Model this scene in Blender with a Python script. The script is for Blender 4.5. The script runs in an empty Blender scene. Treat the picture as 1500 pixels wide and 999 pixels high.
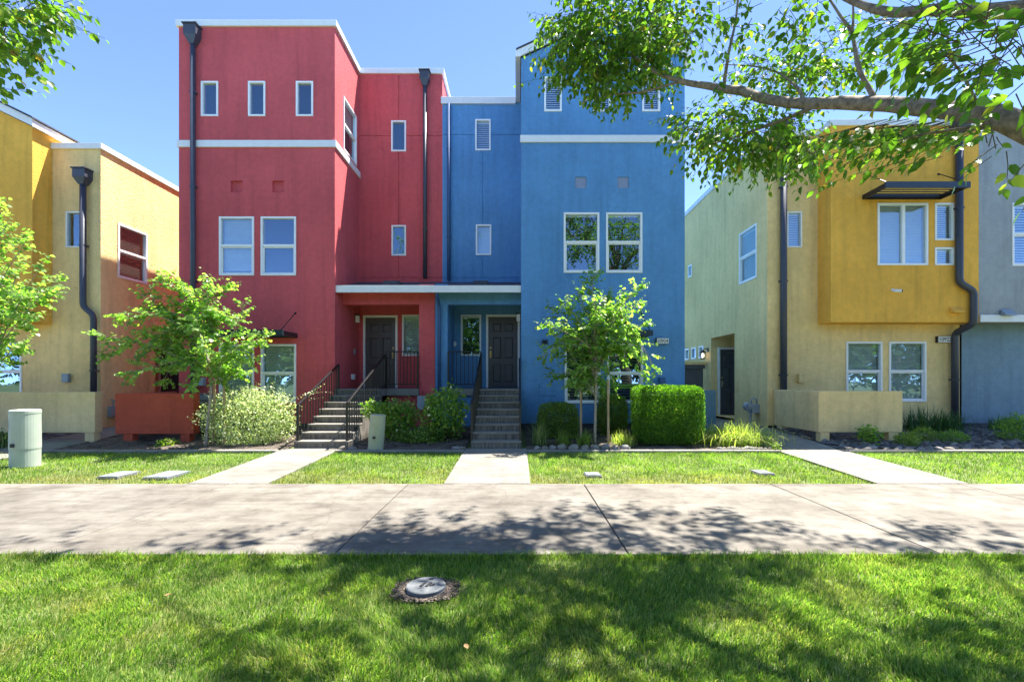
import bpy, bmesh, math, random
import numpy as np
from mathutils import Vector, Matrix, noise as mnoise

random.seed(7); RNG = np.random.default_rng(11)
SC = bpy.context.scene
COL = SC.collection
CAMZ = 1.6; F = 690.0; VX = 758.0; VY = 558.0
def U(px, d): return (px - VX) / F * d
def Z(py, d): return CAMZ - (py - VY) / F * d
def P(px, py, d): return Vector((U(px, d), d, Z(py, d)))

def gz(y):                                     # ground height: flat street side, rising gently to the houses
    if y < 7.3: return 0.0
    if y < 10.6: return 0.11 * (y - 7.3) / 3.3
    if y < 13.0: return 0.11 + 0.19 * (y - 10.6) / 2.4
    return 0.30

# ------------------------------------------------------------------ materials
MATS = {}
def new_mat(name):
    m = bpy.data.materials.new(name); m.use_nodes = True
    nt = m.node_tree; nt.nodes.clear()
    out = nt.nodes.new('ShaderNodeOutputMaterial')
    MATS[name] = m
    return m, nt, out
def N(nt, t, **kw):
    n = nt.nodes.new(t)
    for k, v in kw.items():
        if k.startswith('i_'):
            n.inputs[k[2:].replace('_', ' ')].default_value = v
        else: setattr(n, k, v)
    return n
def L(nt, a, b): nt.links.new(a, b)
def rgba(c): return (c[0], c[1], c[2], 1)
def ramp(nt, src, stops):
    r = nt.nodes.new('ShaderNodeValToRGB')
    e = r.color_ramp.elements
    e[0].position, e[0].color = stops[0][0], rgba(stops[0][1])
    e[1].position, e[1].color = stops[-1][0], rgba(stops[-1][1])
    for p, c in stops[1:-1]:
        x = e.new(p); x.color = rgba(c)
    L(nt, src, r.inputs['Fac'])
    return r
def noise(nt, vec, scale, detail=4, rough=.55):
    n = N(nt, 'ShaderNodeTexNoise'); n.inputs['Scale'].default_value = scale
    n.inputs['Detail'].default_value = detail; n.inputs['Roughness'].default_value = rough
    if vec is not None: L(nt, vec, n.inputs['Vector'])
    return n
def mixc(nt, fac, a, b, mode='MIX'):
    m = nt.nodes.new('ShaderNodeMix'); m.data_type = 'RGBA'; m.blend_type = mode
    for sock, v in ((0, fac), (6, a), (7, b)):
        if isinstance(v, (int, float)): m.inputs[sock].default_value = v
        elif isinstance(v, tuple): m.inputs[sock].default_value = rgba(v)
        else: L(nt, v, m.inputs[sock])
    return m.outputs[2]
def sc(c, k): return tuple(min(1, x * k) for x in c)

def stucco(name, col, bump=1.0, stain=1.0):
    m, nt, out = new_mat(name)
    tc = N(nt, 'ShaderNodeNewGeometry').outputs['Position']
    b = N(nt, 'ShaderNodeBsdfPrincipled'); b.inputs['Roughness'].default_value = .88
    b.inputs['Specular IOR Level'].default_value = .25
    big = noise(nt, tc, .55, 5, .6); mid = noise(nt, tc, 7, 5, .65); fine = noise(nt, tc, 55, 3, .6)
    mp = N(nt, 'ShaderNodeMapping'); mp.inputs['Scale'].default_value = (5, 5, .35); L(nt, tc, mp.inputs['Vector'])
    streak = noise(nt, mp.outputs[0], 1.0, 4, .6)
    r1 = ramp(nt, big.outputs[0], [(.3, sc(col, 1 - .13 * stain)), (.7, sc(col, 1 + .10 * stain))])
    r2 = ramp(nt, mid.outputs[0], [(.35, (.92, .92, .92)), (.65, (1.08, 1.08, 1.08))])
    r3 = ramp(nt, streak.outputs[0], [(.30, (.80, .80, .81)), (.48, (1.0, 1.0, 1.0)), (.68, (1.08, 1.07, 1.07))])
    c = mixc(nt, .8, r1.outputs[0], r2.outputs[0], 'MULTIPLY')
    c = mixc(nt, .7 * stain, c, r3.outputs[0], 'MULTIPLY')
    L(nt, c, b.inputs['Base Color'])
    v = N(nt, 'ShaderNodeTexNoise'); v.inputs['Scale'].default_value = 24; v.inputs['Detail'].default_value = 3
    L(nt, tc, v.inputs['Vector'])
    add = N(nt, 'ShaderNodeMath', operation='MULTIPLY_ADD'); add.inputs[1].default_value = .35
    L(nt, fine.outputs[0], add.inputs[0]); L(nt, v.outputs[0], add.inputs[2])
    bp = N(nt, 'ShaderNodeBump'); bp.inputs['Strength'].default_value = .8 * bump; bp.inputs['Distance'].default_value = .02
    L(nt, add.outputs[0], bp.inputs['Height']); L(nt, bp.outputs[0], b.inputs['Normal'])
    L(nt, b.outputs[0], out.inputs[0]); return m

def paint(name, col, rough=.5, var=.08, metal=0, bump=.0, scale=6):
    m, nt, out = new_mat(name)
    g = N(nt, 'ShaderNodeNewGeometry').outputs['Position']
    b = N(nt, 'ShaderNodeBsdfPrincipled'); b.inputs['Roughness'].default_value = rough; b.inputs['Metallic'].default_value = metal
    n = noise(nt, g, scale, 6, .65)
    r = ramp(nt, n.outputs[0], [(.3, sc(col, 1 - var)), (.7, sc(col, 1 + var))])
    L(nt, r.outputs[0], b.inputs['Base Color'])
    if bump:
        n2 = noise(nt, g, scale * 12, 3)
        bp = N(nt, 'ShaderNodeBump'); bp.inputs['Strength'].default_value = bump; bp.inputs['Distance'].default_value = .01
        L(nt, n2.outputs[0], bp.inputs['Height']); L(nt, bp.outputs[0], b.inputs['Normal'])
    L(nt, b.outputs[0], out.inputs[0]); return m

def leafmat(name, stops, trans=.45, rough=.45, tcol=(.75, 1.0, .28)):
    """stops: colours over a random value per leaf"""
    m, nt, out = new_mat(name)
    g = N(nt, 'ShaderNodeNewGeometry')
    r = ramp(nt, g.outputs['Random Per Island'], stops)
    b = N(nt, 'ShaderNodeBsdfPrincipled'); b.inputs['Roughness'].default_value = rough
    b.inputs['Specular IOR Level'].default_value = .35
    L(nt, r.outputs[0], b.inputs['Base Color'])
    t = N(nt, 'ShaderNodeBsdfTranslucent')
    tc = mixc(nt, 1.0, r.outputs[0], tuple(x * 2.6 if False else x for x in tcol), 'MULTIPLY')
    br = N(nt, 'ShaderNodeVectorMath', operation='SCALE'); br.inputs['Scale'].default_value = 2.6
    L(nt, tc, br.inputs[0]); L(nt, br.outputs[0], t.inputs['Color'])
    mx = N(nt, 'ShaderNodeMixShader'); mx.inputs[0].default_value = trans
    L(nt, b.outputs[0], mx.inputs[1]); L(nt, t.outputs[0], mx.inputs[2]); L(nt, mx.outputs[0], out.inputs[0])
    return m

stucco('red_stucco', (.58, .10, .108)); stucco('blue_stucco', (.112, .28, .52))
stucco('yellow_stucco', (.83, .605, .275), 1.4); stucco('ochre_stucco', (.82, .43, .07))
stucco('grey_stucco', (.34, .36, .38)); stucco('greyblue_stucco', (.21, .30, .37)); stucco('bluegrey_stucco', (.10, .18, .25))
stucco('red_wall', (.46, .085, .05), 1.3); stucco('tan_wall', (.70, .54, .31)); stucco('yellow_wall', (.78, .57, .28))
paint('white_trim', (.74, .74, .74), .45, .05); paint('vinyl', (.82, .82, .82), .35, .03)
paint('dark_pipe', (.045, .052, .075), .45, .12); paint('blue_pipe', (.03, .09, .22), .5, .1)
paint('awning_metal', (.012, .013, .016), .4, .2); paint('awning_fascia', (.016, .03, .05), .4, .15)
paint('black_rail', (.009, .009, .010), .38, .25)
paint('door_paint', (.06, .068, .09), .38, .1); paint('porch_door_paint', (.085, .075, .078), .38, .12)
paint('brass', (.6, .42, .18), .3, .1, 1.0); paint('steel', (.5, .5, .52), .35, .1, 1.0)
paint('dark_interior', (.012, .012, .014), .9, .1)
paint('blind_white', (.72, .74, .76), .55, .04); paint('blind_dark', (.10, .075, .055), .55, .15)
paint('shade_fabric', (.50, .53, .53), .9, .05)
paint('meter_grey', (.30, .33, .36), .45, .12, .0, .1); paint('box_grey', (.26, .31, .36), .5, .1)
paint('pedestal_green', (.36, .41, .34), .6, .10, 0, .05, 3); paint('pedestal_khaki', (.36, .36, .24), .6, .10, 0, .05, 3)
paint('pedestal_band', (.36, .40, .34), .6, .1)
paint('decal', (.18, .2, .25), .6, .2); paint('ink', (.012, .012, .014), .5); paint('plaque_white', (.78, .78, .78), .45, .02)
paint('gate_grey', (.11, .105, .11), .65, .15, 0, .1, 4)
paint('ac_metal', (.22, .24, .27), .5, .1); paint('lamp_glass', (.8, .72, .6), .15, .05)
paint('wood_stake', (.42, .29, .17), .8, .2, 0, .3, 9); paint('roof_shingle', (.06, .065, .085), .9, .35, 0, .6, 10)
paint('lid_concrete', (.135, .145, .15), .9, .25, 0, .4, 8); paint('lid_plastic', (.17, .20, .205), .75, .15); paint('rubber', (.03, .03, .03), .8)
paint('vent_lilac', (.24, .28, .40), .7, .06); paint('slate_rim', (.12, .12, .13), .8, .15)
paint('dry_leaf', (.40, .22, .09), .8, .3, 0, 0, 30)

# glass: mirror-like coating over a clear pane
m, nt, out = new_mat('glass')
gl = N(nt, 'ShaderNodeBsdfGlossy'); gl.inputs['Roughness'].default_value = .012; gl.inputs['Color'].default_value = (.58, .80, 1, 1)
tr = N(nt, 'ShaderNodeBsdfTransparent'); tr.inputs['Color'].default_value = (.80, .86, .86, 1)
g = N(nt, 'ShaderNodeNewGeometry').outputs['Position']
wv = noise(nt, g, 1.6, 2); bp = N(nt, 'ShaderNodeBump'); bp.inputs['Strength'].default_value = .05; bp.inputs['Distance'].default_value = .05
L(nt, wv.outputs[0], bp.inputs['Height']); L(nt, bp.outputs[0], gl.inputs['Normal'])
lw = N(nt, 'ShaderNodeLayerWeight'); lw.inputs['Blend'].default_value = .5
pw = N(nt, 'ShaderNodeMath', operation='POWER'); pw.inputs[1].default_value = 3.0; L(nt, lw.outputs['Facing'], pw.inputs[0])
ad = N(nt, 'ShaderNodeMath', operation='MULTIPLY_ADD'); ad.inputs[1].default_value = .6; ad.inputs[2].default_value = .23; ad.use_clamp = True
L(nt, pw.outputs[0], ad.inputs[0])
mx = N(nt, 'ShaderNodeMixShader'); L(nt, ad.outputs[0], mx.inputs[0]); L(nt, tr.outputs[0], mx.inputs[1]); L(nt, gl.outputs[0], mx.inputs[2]); L(nt, mx.outputs[0], out.inputs[0])

def concrete(name, c0, c1, c2, stain=(.5, .47, .44), bump=.35, per=True):
    m, nt, out = new_mat(name)
    ge = N(nt, 'ShaderNodeNewGeometry'); g = ge.outputs['Position']
    b = N(nt, 'ShaderNodeBsdfPrincipled'); b.inputs['Roughness'].default_value = .85; b.inputs['Specular IOR Level'].default_value = .3
    big = noise(nt, g, .9, 8, .7); fine = noise(nt, g, 90, 4, .7); mid = noise(nt, g, 3.2, 8, .72)
    r = ramp(nt, big.outputs[0], [(.32, c0), (.5, c1), (.68, c2)])
    r2 = ramp(nt, mid.outputs[0], [(.36, stain), (.52, (1, 1, 1))])
    r3 = ramp(nt, fine.outputs[0], [(.3, (.78, .78, .78)), (.65, (1.05, 1.05, 1.05))])
    c = mixc(nt, .55, r.outputs[0], r2.outputs[0], 'MULTIPLY'); c = mixc(nt, .6, c, r3.outputs[0], 'MULTIPLY')
    if per:
        r4 = ramp(nt, ge.outputs['Random Per Island'], [(0, (.86, .86, .87)), (1, (1.04, 1.03, 1.0))])
        c = mixc(nt, 1.0, c, r4.outputs[0], 'MULTIPLY')
    mp = N(nt, 'ShaderNodeMapping'); mp.inputs['Scale'].default_value = (.7, 5.5, 1); L(nt, g, mp.inputs['Vector'])
    wp = noise(nt, mp.outputs[0], 1.5, 6, .68); r6 = ramp(nt, wp.outputs[0], [(.33, (.74, .73, .71)), (.5, (1, 1, 1)), (.68, (1.18, 1.17, 1.14))])
    c = mixc(nt, .85, c, r6.outputs[0], 'MULTIPLY')
    wn = noise(nt, g, 1.3, 4); wv_ = N(nt, 'ShaderNodeVectorMath', operation='MULTIPLY_ADD'); wv_.inputs[1].default_value = (.5, .5, .5)
    L(nt, wn.outputs[1], wv_.inputs[0]); L(nt, g, wv_.inputs[2])
    vo = N(nt, 'ShaderNodeTexVoronoi', feature='DISTANCE_TO_EDGE'); vo.inputs['Scale'].default_value = .33; L(nt, wv_.outputs[0], vo.inputs['Vector'])
    r7 = ramp(nt, vo.outputs['Distance'], [(0, (.45, .44, .42)), (.0035, (1, 1, 1))]); c = mixc(nt, .35, c, r7.outputs[0], 'MULTIPLY')
    sp = noise(nt, g, 26, 3, .8); r5 = ramp(nt, sp.outputs[0], [(.29, (.55, .54, .53)), (.35, (1, 1, 1))])
    c = mixc(nt, .5, c, r5.outputs[0], 'MULTIPLY')
    L(nt, c, b.inputs['Base Color'])
    bp = N(nt, 'ShaderNodeBump'); bp.inputs['Strength'].default_value = bump; bp.inputs['Distance'].default_value = .006
    L(nt, fine.outputs[0], bp.inputs['Height']); L(nt, bp.outputs[0], b.inputs['Normal'])
    L(nt, b.outputs[0], out.inputs[0]); return m
concrete('sidewalk_concrete', (.120, .105, .088), (.185, .168, .142), (.25, .232, .20))
concrete('walk_concrete', (.19, .178, .152), (.232, .22, .192), (.275, .262, .23), (.72, .70, .67))
concrete('edging_concrete', (.20, .185, .16), (.26, .245, .215), (.31, .295, .26), (.6, .57, .53))
# weathered steps: dark drip streaks down the risers
m, nt, out = new_mat('step_concrete')
g = N(nt, 'ShaderNodeNewGeometry').outputs['Position']
b = N(nt, 'ShaderNodeBsdfPrincipled'); b.inputs['Roughness'].default_value = .9
mp = N(nt, 'ShaderNodeMapping'); mp.inputs['Scale'].default_value = (14, 2.5, 1.2); L(nt, g, mp.inputs['Vector'])
st = noise(nt, mp.outputs[0], 1.6, 6, .7); big = noise(nt, g, 2, 5)
r = ramp(nt, st.outputs[0], [(.36, (.075, .066, .056)), (.6, (.21, .188, .155))]); r2 = ramp(nt, big.outputs[0], [(.3, (.8, .8, .8)), (.7, (1.1, 1.1, 1.1))])
L(nt, mixc(nt, 1, r.outputs[0], r2.outputs[0], 'MULTIPLY'), b.inputs['Base Color']); L(nt, b.outputs[0], out.inputs[0])
m, nt, out = new_mat('tread_concrete')
g = N(nt, 'ShaderNodeNewGeometry').outputs['Position']
b = N(nt, 'ShaderNodeBsdfPrincipled'); b.inputs['Roughness'].default_value = .9
big = noise(nt, g, 3, 6); L(nt, ramp(nt, big.outputs[0], [(.3, (.165, .15, .125)), (.7, (.25, .232, .198))]).outputs[0], b.inputs['Base Color']); L(nt, b.outputs[0], out.inputs[0])

def soil(name, a, bcol, c, scale=30):
    m, nt, out = new_mat(name)
    g = N(nt, 'ShaderNodeNewGeometry').outputs['Position']
    b = N(nt, 'ShaderNodeBsdfPrincipled'); b.inputs['Roughness'].default_value = .95
    n1 = noise(nt, g, scale, 5, .7); n2 = noise(nt, g, 2.0, 4)
    r = ramp(nt, n1.outputs[0], [(.33, a), (.5, bcol), (.68, c)])
    r2 = ramp(nt, n2.outputs[0], [(.3, (.75, .75, .75)), (.7, (1.15, 1.15, 1.15))])
    L(nt, mixc(nt, 1, r.outputs[0], r2.outputs[0], 'MULTIPLY'), b.inputs['Base Color'])
    bp = N(nt, 'ShaderNodeBump'); bp.inputs['Strength'].default_value = .8; bp.inputs['Distance'].default_value = .02
    L(nt, n1.outputs[0], bp.inputs['Height']); L(nt, bp.outputs[0], b.inputs['Normal'])
    L(nt, b.outputs[0], out.inputs[0]); return m
soil('turf_soil', (.09, .12, .03), (.13, .17, .05), (.19, .19, .09)); soil('mulch_soil', (.05, .038, .03), (.11, .085, .065), (.19, .155, .12))

def stone_mat(name, stops):
    m, nt, out = new_mat(name)
    ge = N(nt, 'ShaderNodeNewGeometry'); oi = N(nt, 'ShaderNodeObjectInfo')
    ad = N(nt, 'ShaderNodeMath', operation='ADD'); L(nt, ge.outputs['Random Per Island'], ad.inputs[0]); L(nt, oi.outputs['Random'], ad.inputs[1])
    fr = N(nt, 'ShaderNodeMath', operation='FRACT'); L(nt, ad.outputs[0], fr.inputs[0])
    r = ramp(nt, fr.outputs[0], stops)
    n1 = noise(nt, ge.outputs['Position'], 18, 5, .65); r2 = ramp(nt, n1.outputs[0], [(.3, (.72, .72, .72)), (.7, (1.12, 1.12, 1.12))])
    b = N(nt, 'ShaderNodeBsdfPrincipled'); b.inputs['Roughness'].default_value = .8
    L(nt, mixc(nt, 1, r.outputs[0], r2.outputs[0], 'MULTIPLY'), b.inputs['Base Color'])
    bp = N(nt, 'ShaderNodeBump'); bp.inputs['Strength'].default_value = .4; bp.inputs['Distance'].default_value = .01
    L(nt, n1.outputs[0], bp.inputs['Height']); L(nt, bp.outputs[0], b.inputs['Normal']); L(nt, b.outputs[0], out.inputs[0])
stone_mat('river_stone', [(0, (.16, .14, .115)), (.4, (.27, .24, .20)), (.7, (.22, .21, .20)), (1, (.36, .33, .28))])
stone_mat('dark_cobble', [(0, (.07, .075, .085)), (.5, (.13, .13, .14)), (.8, (.2, .185, .17)), (1, (.30, .27, .24))])
stone_mat('chip', [(0, (.035, .025, .018)), (.5, (.075, .055, .042)), (1, (.16, .125, .095))])

def bark(name, a, bcol):
    m, nt, out = new_mat(name)
    g = N(nt, 'ShaderNodeNewGeometry').outputs['Position']
    b = N(nt, 'ShaderNodeBsdfPrincipled'); b.inputs['Roughness'].default_value = .85
    n1 = noise(nt, g, 22, 6, .7); r = ramp(nt, n1.outputs[0], [(.35, a), (.65, bcol)])
    L(nt, r.outputs[0], b.inputs['Base Color'])
    bp = N(nt, 'ShaderNodeBump'); bp.inputs['Strength'].default_value = .7; bp.inputs['Distance'].default_value = .015
    L(nt, n1.outputs[0], bp.inputs['Height']); L(nt, bp.outputs[0], b.inputs['Normal']); L(nt, b.outputs[0], out.inputs[0])
bark('bark_brown', (.115, .08, .055), (.32, .24, .165)); bark('bark_pale', (.20, .16, .12), (.42, .36, .29)); bark('twig', (.07, .05, .03), (.15, .11, .07))

leafmat('leaf_street', [(0, (.05, .10, .018)), (.5, (.095, .165, .028)), (.85, (.16, .225, .038)), (.97, (.23, .24, .04)), (1, (.34, .20, .05))], .55, .38)
leafmat('leaf_young', [(0, (.10, .17, .045)), (.5, (.175, .265, .08)), (.9, (.27, .35, .13)), (1, (.34, .33, .10))], .55, .36)
leafmat('leaf_hedge', [(0, (.035, .085, .012)), (.55, (.085, .18, .022)), (.94, (.17, .29, .04)), (1, (.26, .22, .08))], .45, .5)
leafmat('leaf_box', [(0, (.08, .12, .028)), (.6, (.15, .22, .045)), (1, (.24, .31, .07))], .35, .5)
leafmat('leaf_variegated', [(0, (.09, .14, .045)), (.4, (.17, .23, .085)), (.55, (.42, .46, .29)), (1, (.60, .62, .45))], .35, .5, (.9, 1, .5))
leafmat('leaf_rose', [(0, (.07, .15, .03)), (.6, (.16, .27, .05)), (1, (.32, .37, .07))], .4, .4)
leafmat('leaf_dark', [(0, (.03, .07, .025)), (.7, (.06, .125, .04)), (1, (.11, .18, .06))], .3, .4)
leafmat('leaf_strap', [(0, (.10, .15, .045)), (.6, (.20, .25, .09)), (1, (.40, .38, .20))], .4, .5)
leafmat('leaf_straw', [(0, (.17, .22, .05)), (.6, (.33, .35, .11)), (1, (.55, .48, .22))], .45, .5)
leafmat('leaf_lime', [(0, (.10, .16, .03)), (.6, (.19, .25, .05)), (1, (.32, .33, .10))], .4, .5)
leafmat('leaf_far', [(0, (.03, .06, .015)), (.6, (.055, .10, .02)), (1, (.09, .14, .03))], .4, .5)
paint('rose_petal', (.75, .72, .45), .6, .1)

# grass: blade colour from a random value per blade and a painted dryness of the turf
m, nt, out = new_mat('grass_blade')
ge = N(nt, 'ShaderNodeNewGeometry'); at = N(nt, 'ShaderNodeAttribute', attribute_name='dry')
r = ramp(nt, ge.outputs['Random Per Island'], [(0, (.05, .115, .016)), (.40, (.135, .24, .042)), (.82, (.27, .37, .085)), (.93, (.27, .29, .08)), (1, (.46, .40, .20))])
rd = ramp(nt, ge.outputs['Random Per Island'], [(0, (.13, .17, .03)), (.4, (.28, .25, .09)), (1, (.48, .38, .20))])
c = mixc(nt, at.outputs['Fac'], r.outputs[0], rd.outputs[0])
b = N(nt, 'ShaderNodeBsdfPrincipled'); b.inputs['Roughness'].default_value = .5; b.inputs['Specular IOR Level'].default_value = .3
L(nt, c, b.inputs['Base Color'])
t = N(nt, 'ShaderNodeBsdfTranslucent'); v = N(nt, 'ShaderNodeVectorMath', operation='MULTIPLY'); v.inputs[1].default_value = (1.7, 2.1, .8)
L(nt, c, v.inputs[0]); L(nt, v.outputs[0], t.inputs['Color'])
mx = N(nt, 'ShaderNodeMixShader'); mx.inputs[0].default_value = .45
L(nt, b.outputs[0], mx.inputs[1]); L(nt, t.outputs[0], mx.inputs[2]); L(nt, mx.outputs[0], out.inputs[0])

# ------------------------------------------------------------------ mesh helpers
LOC = {}
def root_of(o):
    while o.parent is not None: o = o.parent
    return o
class MB:
    def __init__(s): s.v = []; s.f = []
    def add(s, vs, fs):
        b = len(s.v); s.v.extend([tuple(p) for p in vs]); s.f.extend([tuple(i + b for i in f) for f in fs])
    def hexa(s, c):   # 8 corners, bottom ring then top ring
        s.add(c, [(0, 3, 2, 1), (4, 5, 6, 7), (0, 1, 5, 4), (1, 2, 6, 5), (2, 3, 7, 6), (3, 0, 4, 7)])
    def box(s, x0, x1, y0, y1, z0, z1):
        s.hexa([(x0, y0, z0), (x1, y0, z0), (x1, y1, z0), (x0, y1, z0), (x0, y0, z1), (x1, y0, z1), (x1, y1, z1), (x0, y1, z1)])
    def fbox(s, fr, u0, u1, v0, v1, d0, d1):
        s.hexa([fr(u, v, d) for v in (v0, v1) for (u, d) in ((u0, d0), (u1, d0), (u1, d1), (u0, d1))])
    def quad(s, a, b, c, d): s.add([a, b, c, d], [(0, 1, 2, 3)])
    def tube(s, pts, rad, n=8, cap=True):
        pts = [Vector(p) for p in pts]; k = len(pts)
        if not hasattr(rad, '__len__'): rad = [rad] * k
        rings = []; up = None
        for i, p in enumerate(pts):
            d = (pts[min(i + 1, k - 1)] - pts[max(i - 1, 0)])
            if d.length < 1e-9: d = Vector((0, 0, 1))
            d.normalize()
            if up is None: up = d.orthogonal().normalized()
            else:
                up = up - d * up.dot(d)
                up = up.normalized() if up.length > 1e-6 else d.orthogonal().normalized()
            w = d.cross(up)
            rings.append([p + (up * math.cos(a) + w * math.sin(a)) * rad[i] for a in (2 * math.pi * j / n for j in range(n))])
        fs = [(i * n + j, i * n + (j + 1) % n, (i + 1) * n + (j + 1) % n, (i + 1) * n + j) for i in range(k - 1) for j in range(n)]
        if cap: fs += [tuple(range(n - 1, -1, -1)), tuple((k - 1) * n + j for j in range(n))]
        s.add([q for r in rings for q in r], fs)
    def bar(s, a, b, w, h):      # rectangular bar between two points
        a = Vector(a); b = Vector(b); d = (b - a).normalized()
        sd = d.cross(Vector((0, 0, 1)))
        sd = sd.normalized() if sd.length > 1e-4 else Vector((1, 0, 0))
        up = sd.cross(d).normalized()
        c = []
        for p in (a, b):
            c += [p - sd * w / 2 - up * h / 2, p + sd * w / 2 - up * h / 2, p + sd * w / 2 + up * h / 2, p - sd * w / 2 + up * h / 2]
        s.hexa(c)
    def lathe(s, cx, cy, prof, n=24):
        rings = [[(cx + r * math.cos(2 * math.pi * j / n), cy + r * math.sin(2 * math.pi * j / n), z) for j in range(n)] for r, z in prof]
        k = len(prof)
        fs = [(i * n + j, i * n + (j + 1) % n, (i + 1) * n + (j + 1) % n, (i + 1) * n + j) for i in range(k - 1) for j in range(n)]
        fs += [tuple(range(n - 1, -1, -1)), tuple((k - 1) * n + j for j in range(n))]
        s.add([q for r in rings for q in r], fs)
    def prism(s, poly, axis, a, b):   # poly of 2-D points extruded along axis 'x','y','z'
        def mk(p, t): return {'x': (t, p[0], p[1]), 'y': (p[0], t, p[1]), 'z': (p[0], p[1], t)}[axis]
        n = len(poly)
        s.add([mk(p, a) for p in poly] + [mk(p, b) for p in poly],
              [tuple(range(n)), tuple(range(2 * n - 1, n - 1, -1))] + [(i, i + n, (i + 1) % n + n, (i + 1) % n) for i in range(n)])
    def build(s, name, mat, parent=None, smooth=False, bevel=0, recalc=True):
        return mesh_obj(name, s.v, s.f, mat, parent, smooth, bevel, recalc)

def mesh_obj(name, vs, fs, mat, parent=None, smooth=False, bevel=0, recalc=True):
    me = bpy.data.meshes.new(name)
    o = bpy.data.objects.new(name, me); COL.objects.link(o)
    if parent is not None:
        o.parent = parent; loc = LOC[root_of(parent)]
    else:
        a = np.array(vs, dtype=float); mn = a.min(0); mxx = a.max(0)
        loc = Vector(((mn[0] + mxx[0]) / 2, (mn[1] + mxx[1]) / 2, mn[2])); o.location = loc; LOC[o] = loc
    me.from_pydata([(p[0] - loc[0], p[1] - loc[1], p[2] - loc[2]) for p in vs], [], fs)
    if recalc:
        bm = bmesh.new(); bm.from_mesh(me); bmesh.ops.recalc_face_normals(bm, faces=bm.faces); bm.to_mesh(me); bm.free()
    me.materials.append(MATS[mat])
    if smooth: me.polygons.foreach_set('use_smooth', [True] * len(me.polygons))
    if bevel:
        md = o.modifiers.new('bevel', 'BEVEL'); md.width = bevel; md.segments = 2; md.limit_method = 'ANGLE'; md.angle_limit = math.radians(40)
    return o
def np_mesh(name, V, faces_list, mat, parent=None, attr=None, smooth=False):
    """V (n,3) world coordinates; faces_list: list of (m,k) int arrays"""
    me = bpy.data.meshes.new(name); o = bpy.data.objects.new(name, me); COL.objects.link(o)
    if parent is not None: o.parent = parent; loc = LOC[root_of(parent)]
    else:
        loc = Vector((float(V[:, 0].mean()), float(V[:, 1].mean()), float(V[:, 2].min()))); o.location = loc; LOC[o] = loc
    V = V - np.array(loc)
    me.vertices.add(len(V)); me.vertices.foreach_set('co', V.astype(np.float32).ravel())
    loops = np.concatenate([f.ravel() for f in faces_list]).astype(np.int32)
    tot = np.concatenate([np.full(len(f), f.shape[1]) for f in faces_list]).astype(np.int32)
    st = np.concatenate([[0], np.cumsum(tot)[:-1]]).astype(np.int32)
    me.loops.add(len(loops)); me.loops.foreach_set('vertex_index', loops)
    me.polygons.add(len(tot)); me.polygons.foreach_set('loop_start', st)
    me.update(calc_edges=True)
    if smooth: me.polygons.foreach_set('use_smooth', np.ones(len(tot), dtype=bool))
    me.materials.append(MATS[mat])
    if attr is not None:
        a = me.attributes.new('dry', 'FLOAT', 'POINT'); a.data.foreach_set('value', attr.astype(np.float32))
    return o
def tag(o, label, cat, group=None):
    o['label'] = label; o['category'] = cat
    if group: o['group'] = group
    return o
def thing(name, loc, label, cat, group=None):
    o = bpy.data.objects.new(name, None); COL.objects.link(o); o.location = loc; LOC[o] = Vector(loc); o.empty_display_size = .2
    return tag(o, label, cat, group)
def kind(o, k): o['kind'] = k; return o
def copy_tree(o, parent=None):
    c = o.copy(); COL.objects.link(c); c.parent = parent
    for ch in list(o.children): copy_tree(ch, c)
    return c

# wall planes: (u, v, d) -> world, d runs inward
def front(y): return lambda u, v, d: (u, y + d, v)
def face_px(x): return lambda u, v, d: (x - d, u, v)      # wall facing +X
def face_mx(x): return lambda u, v, d: (x + d, u, v)      # wall facing -X

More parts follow.
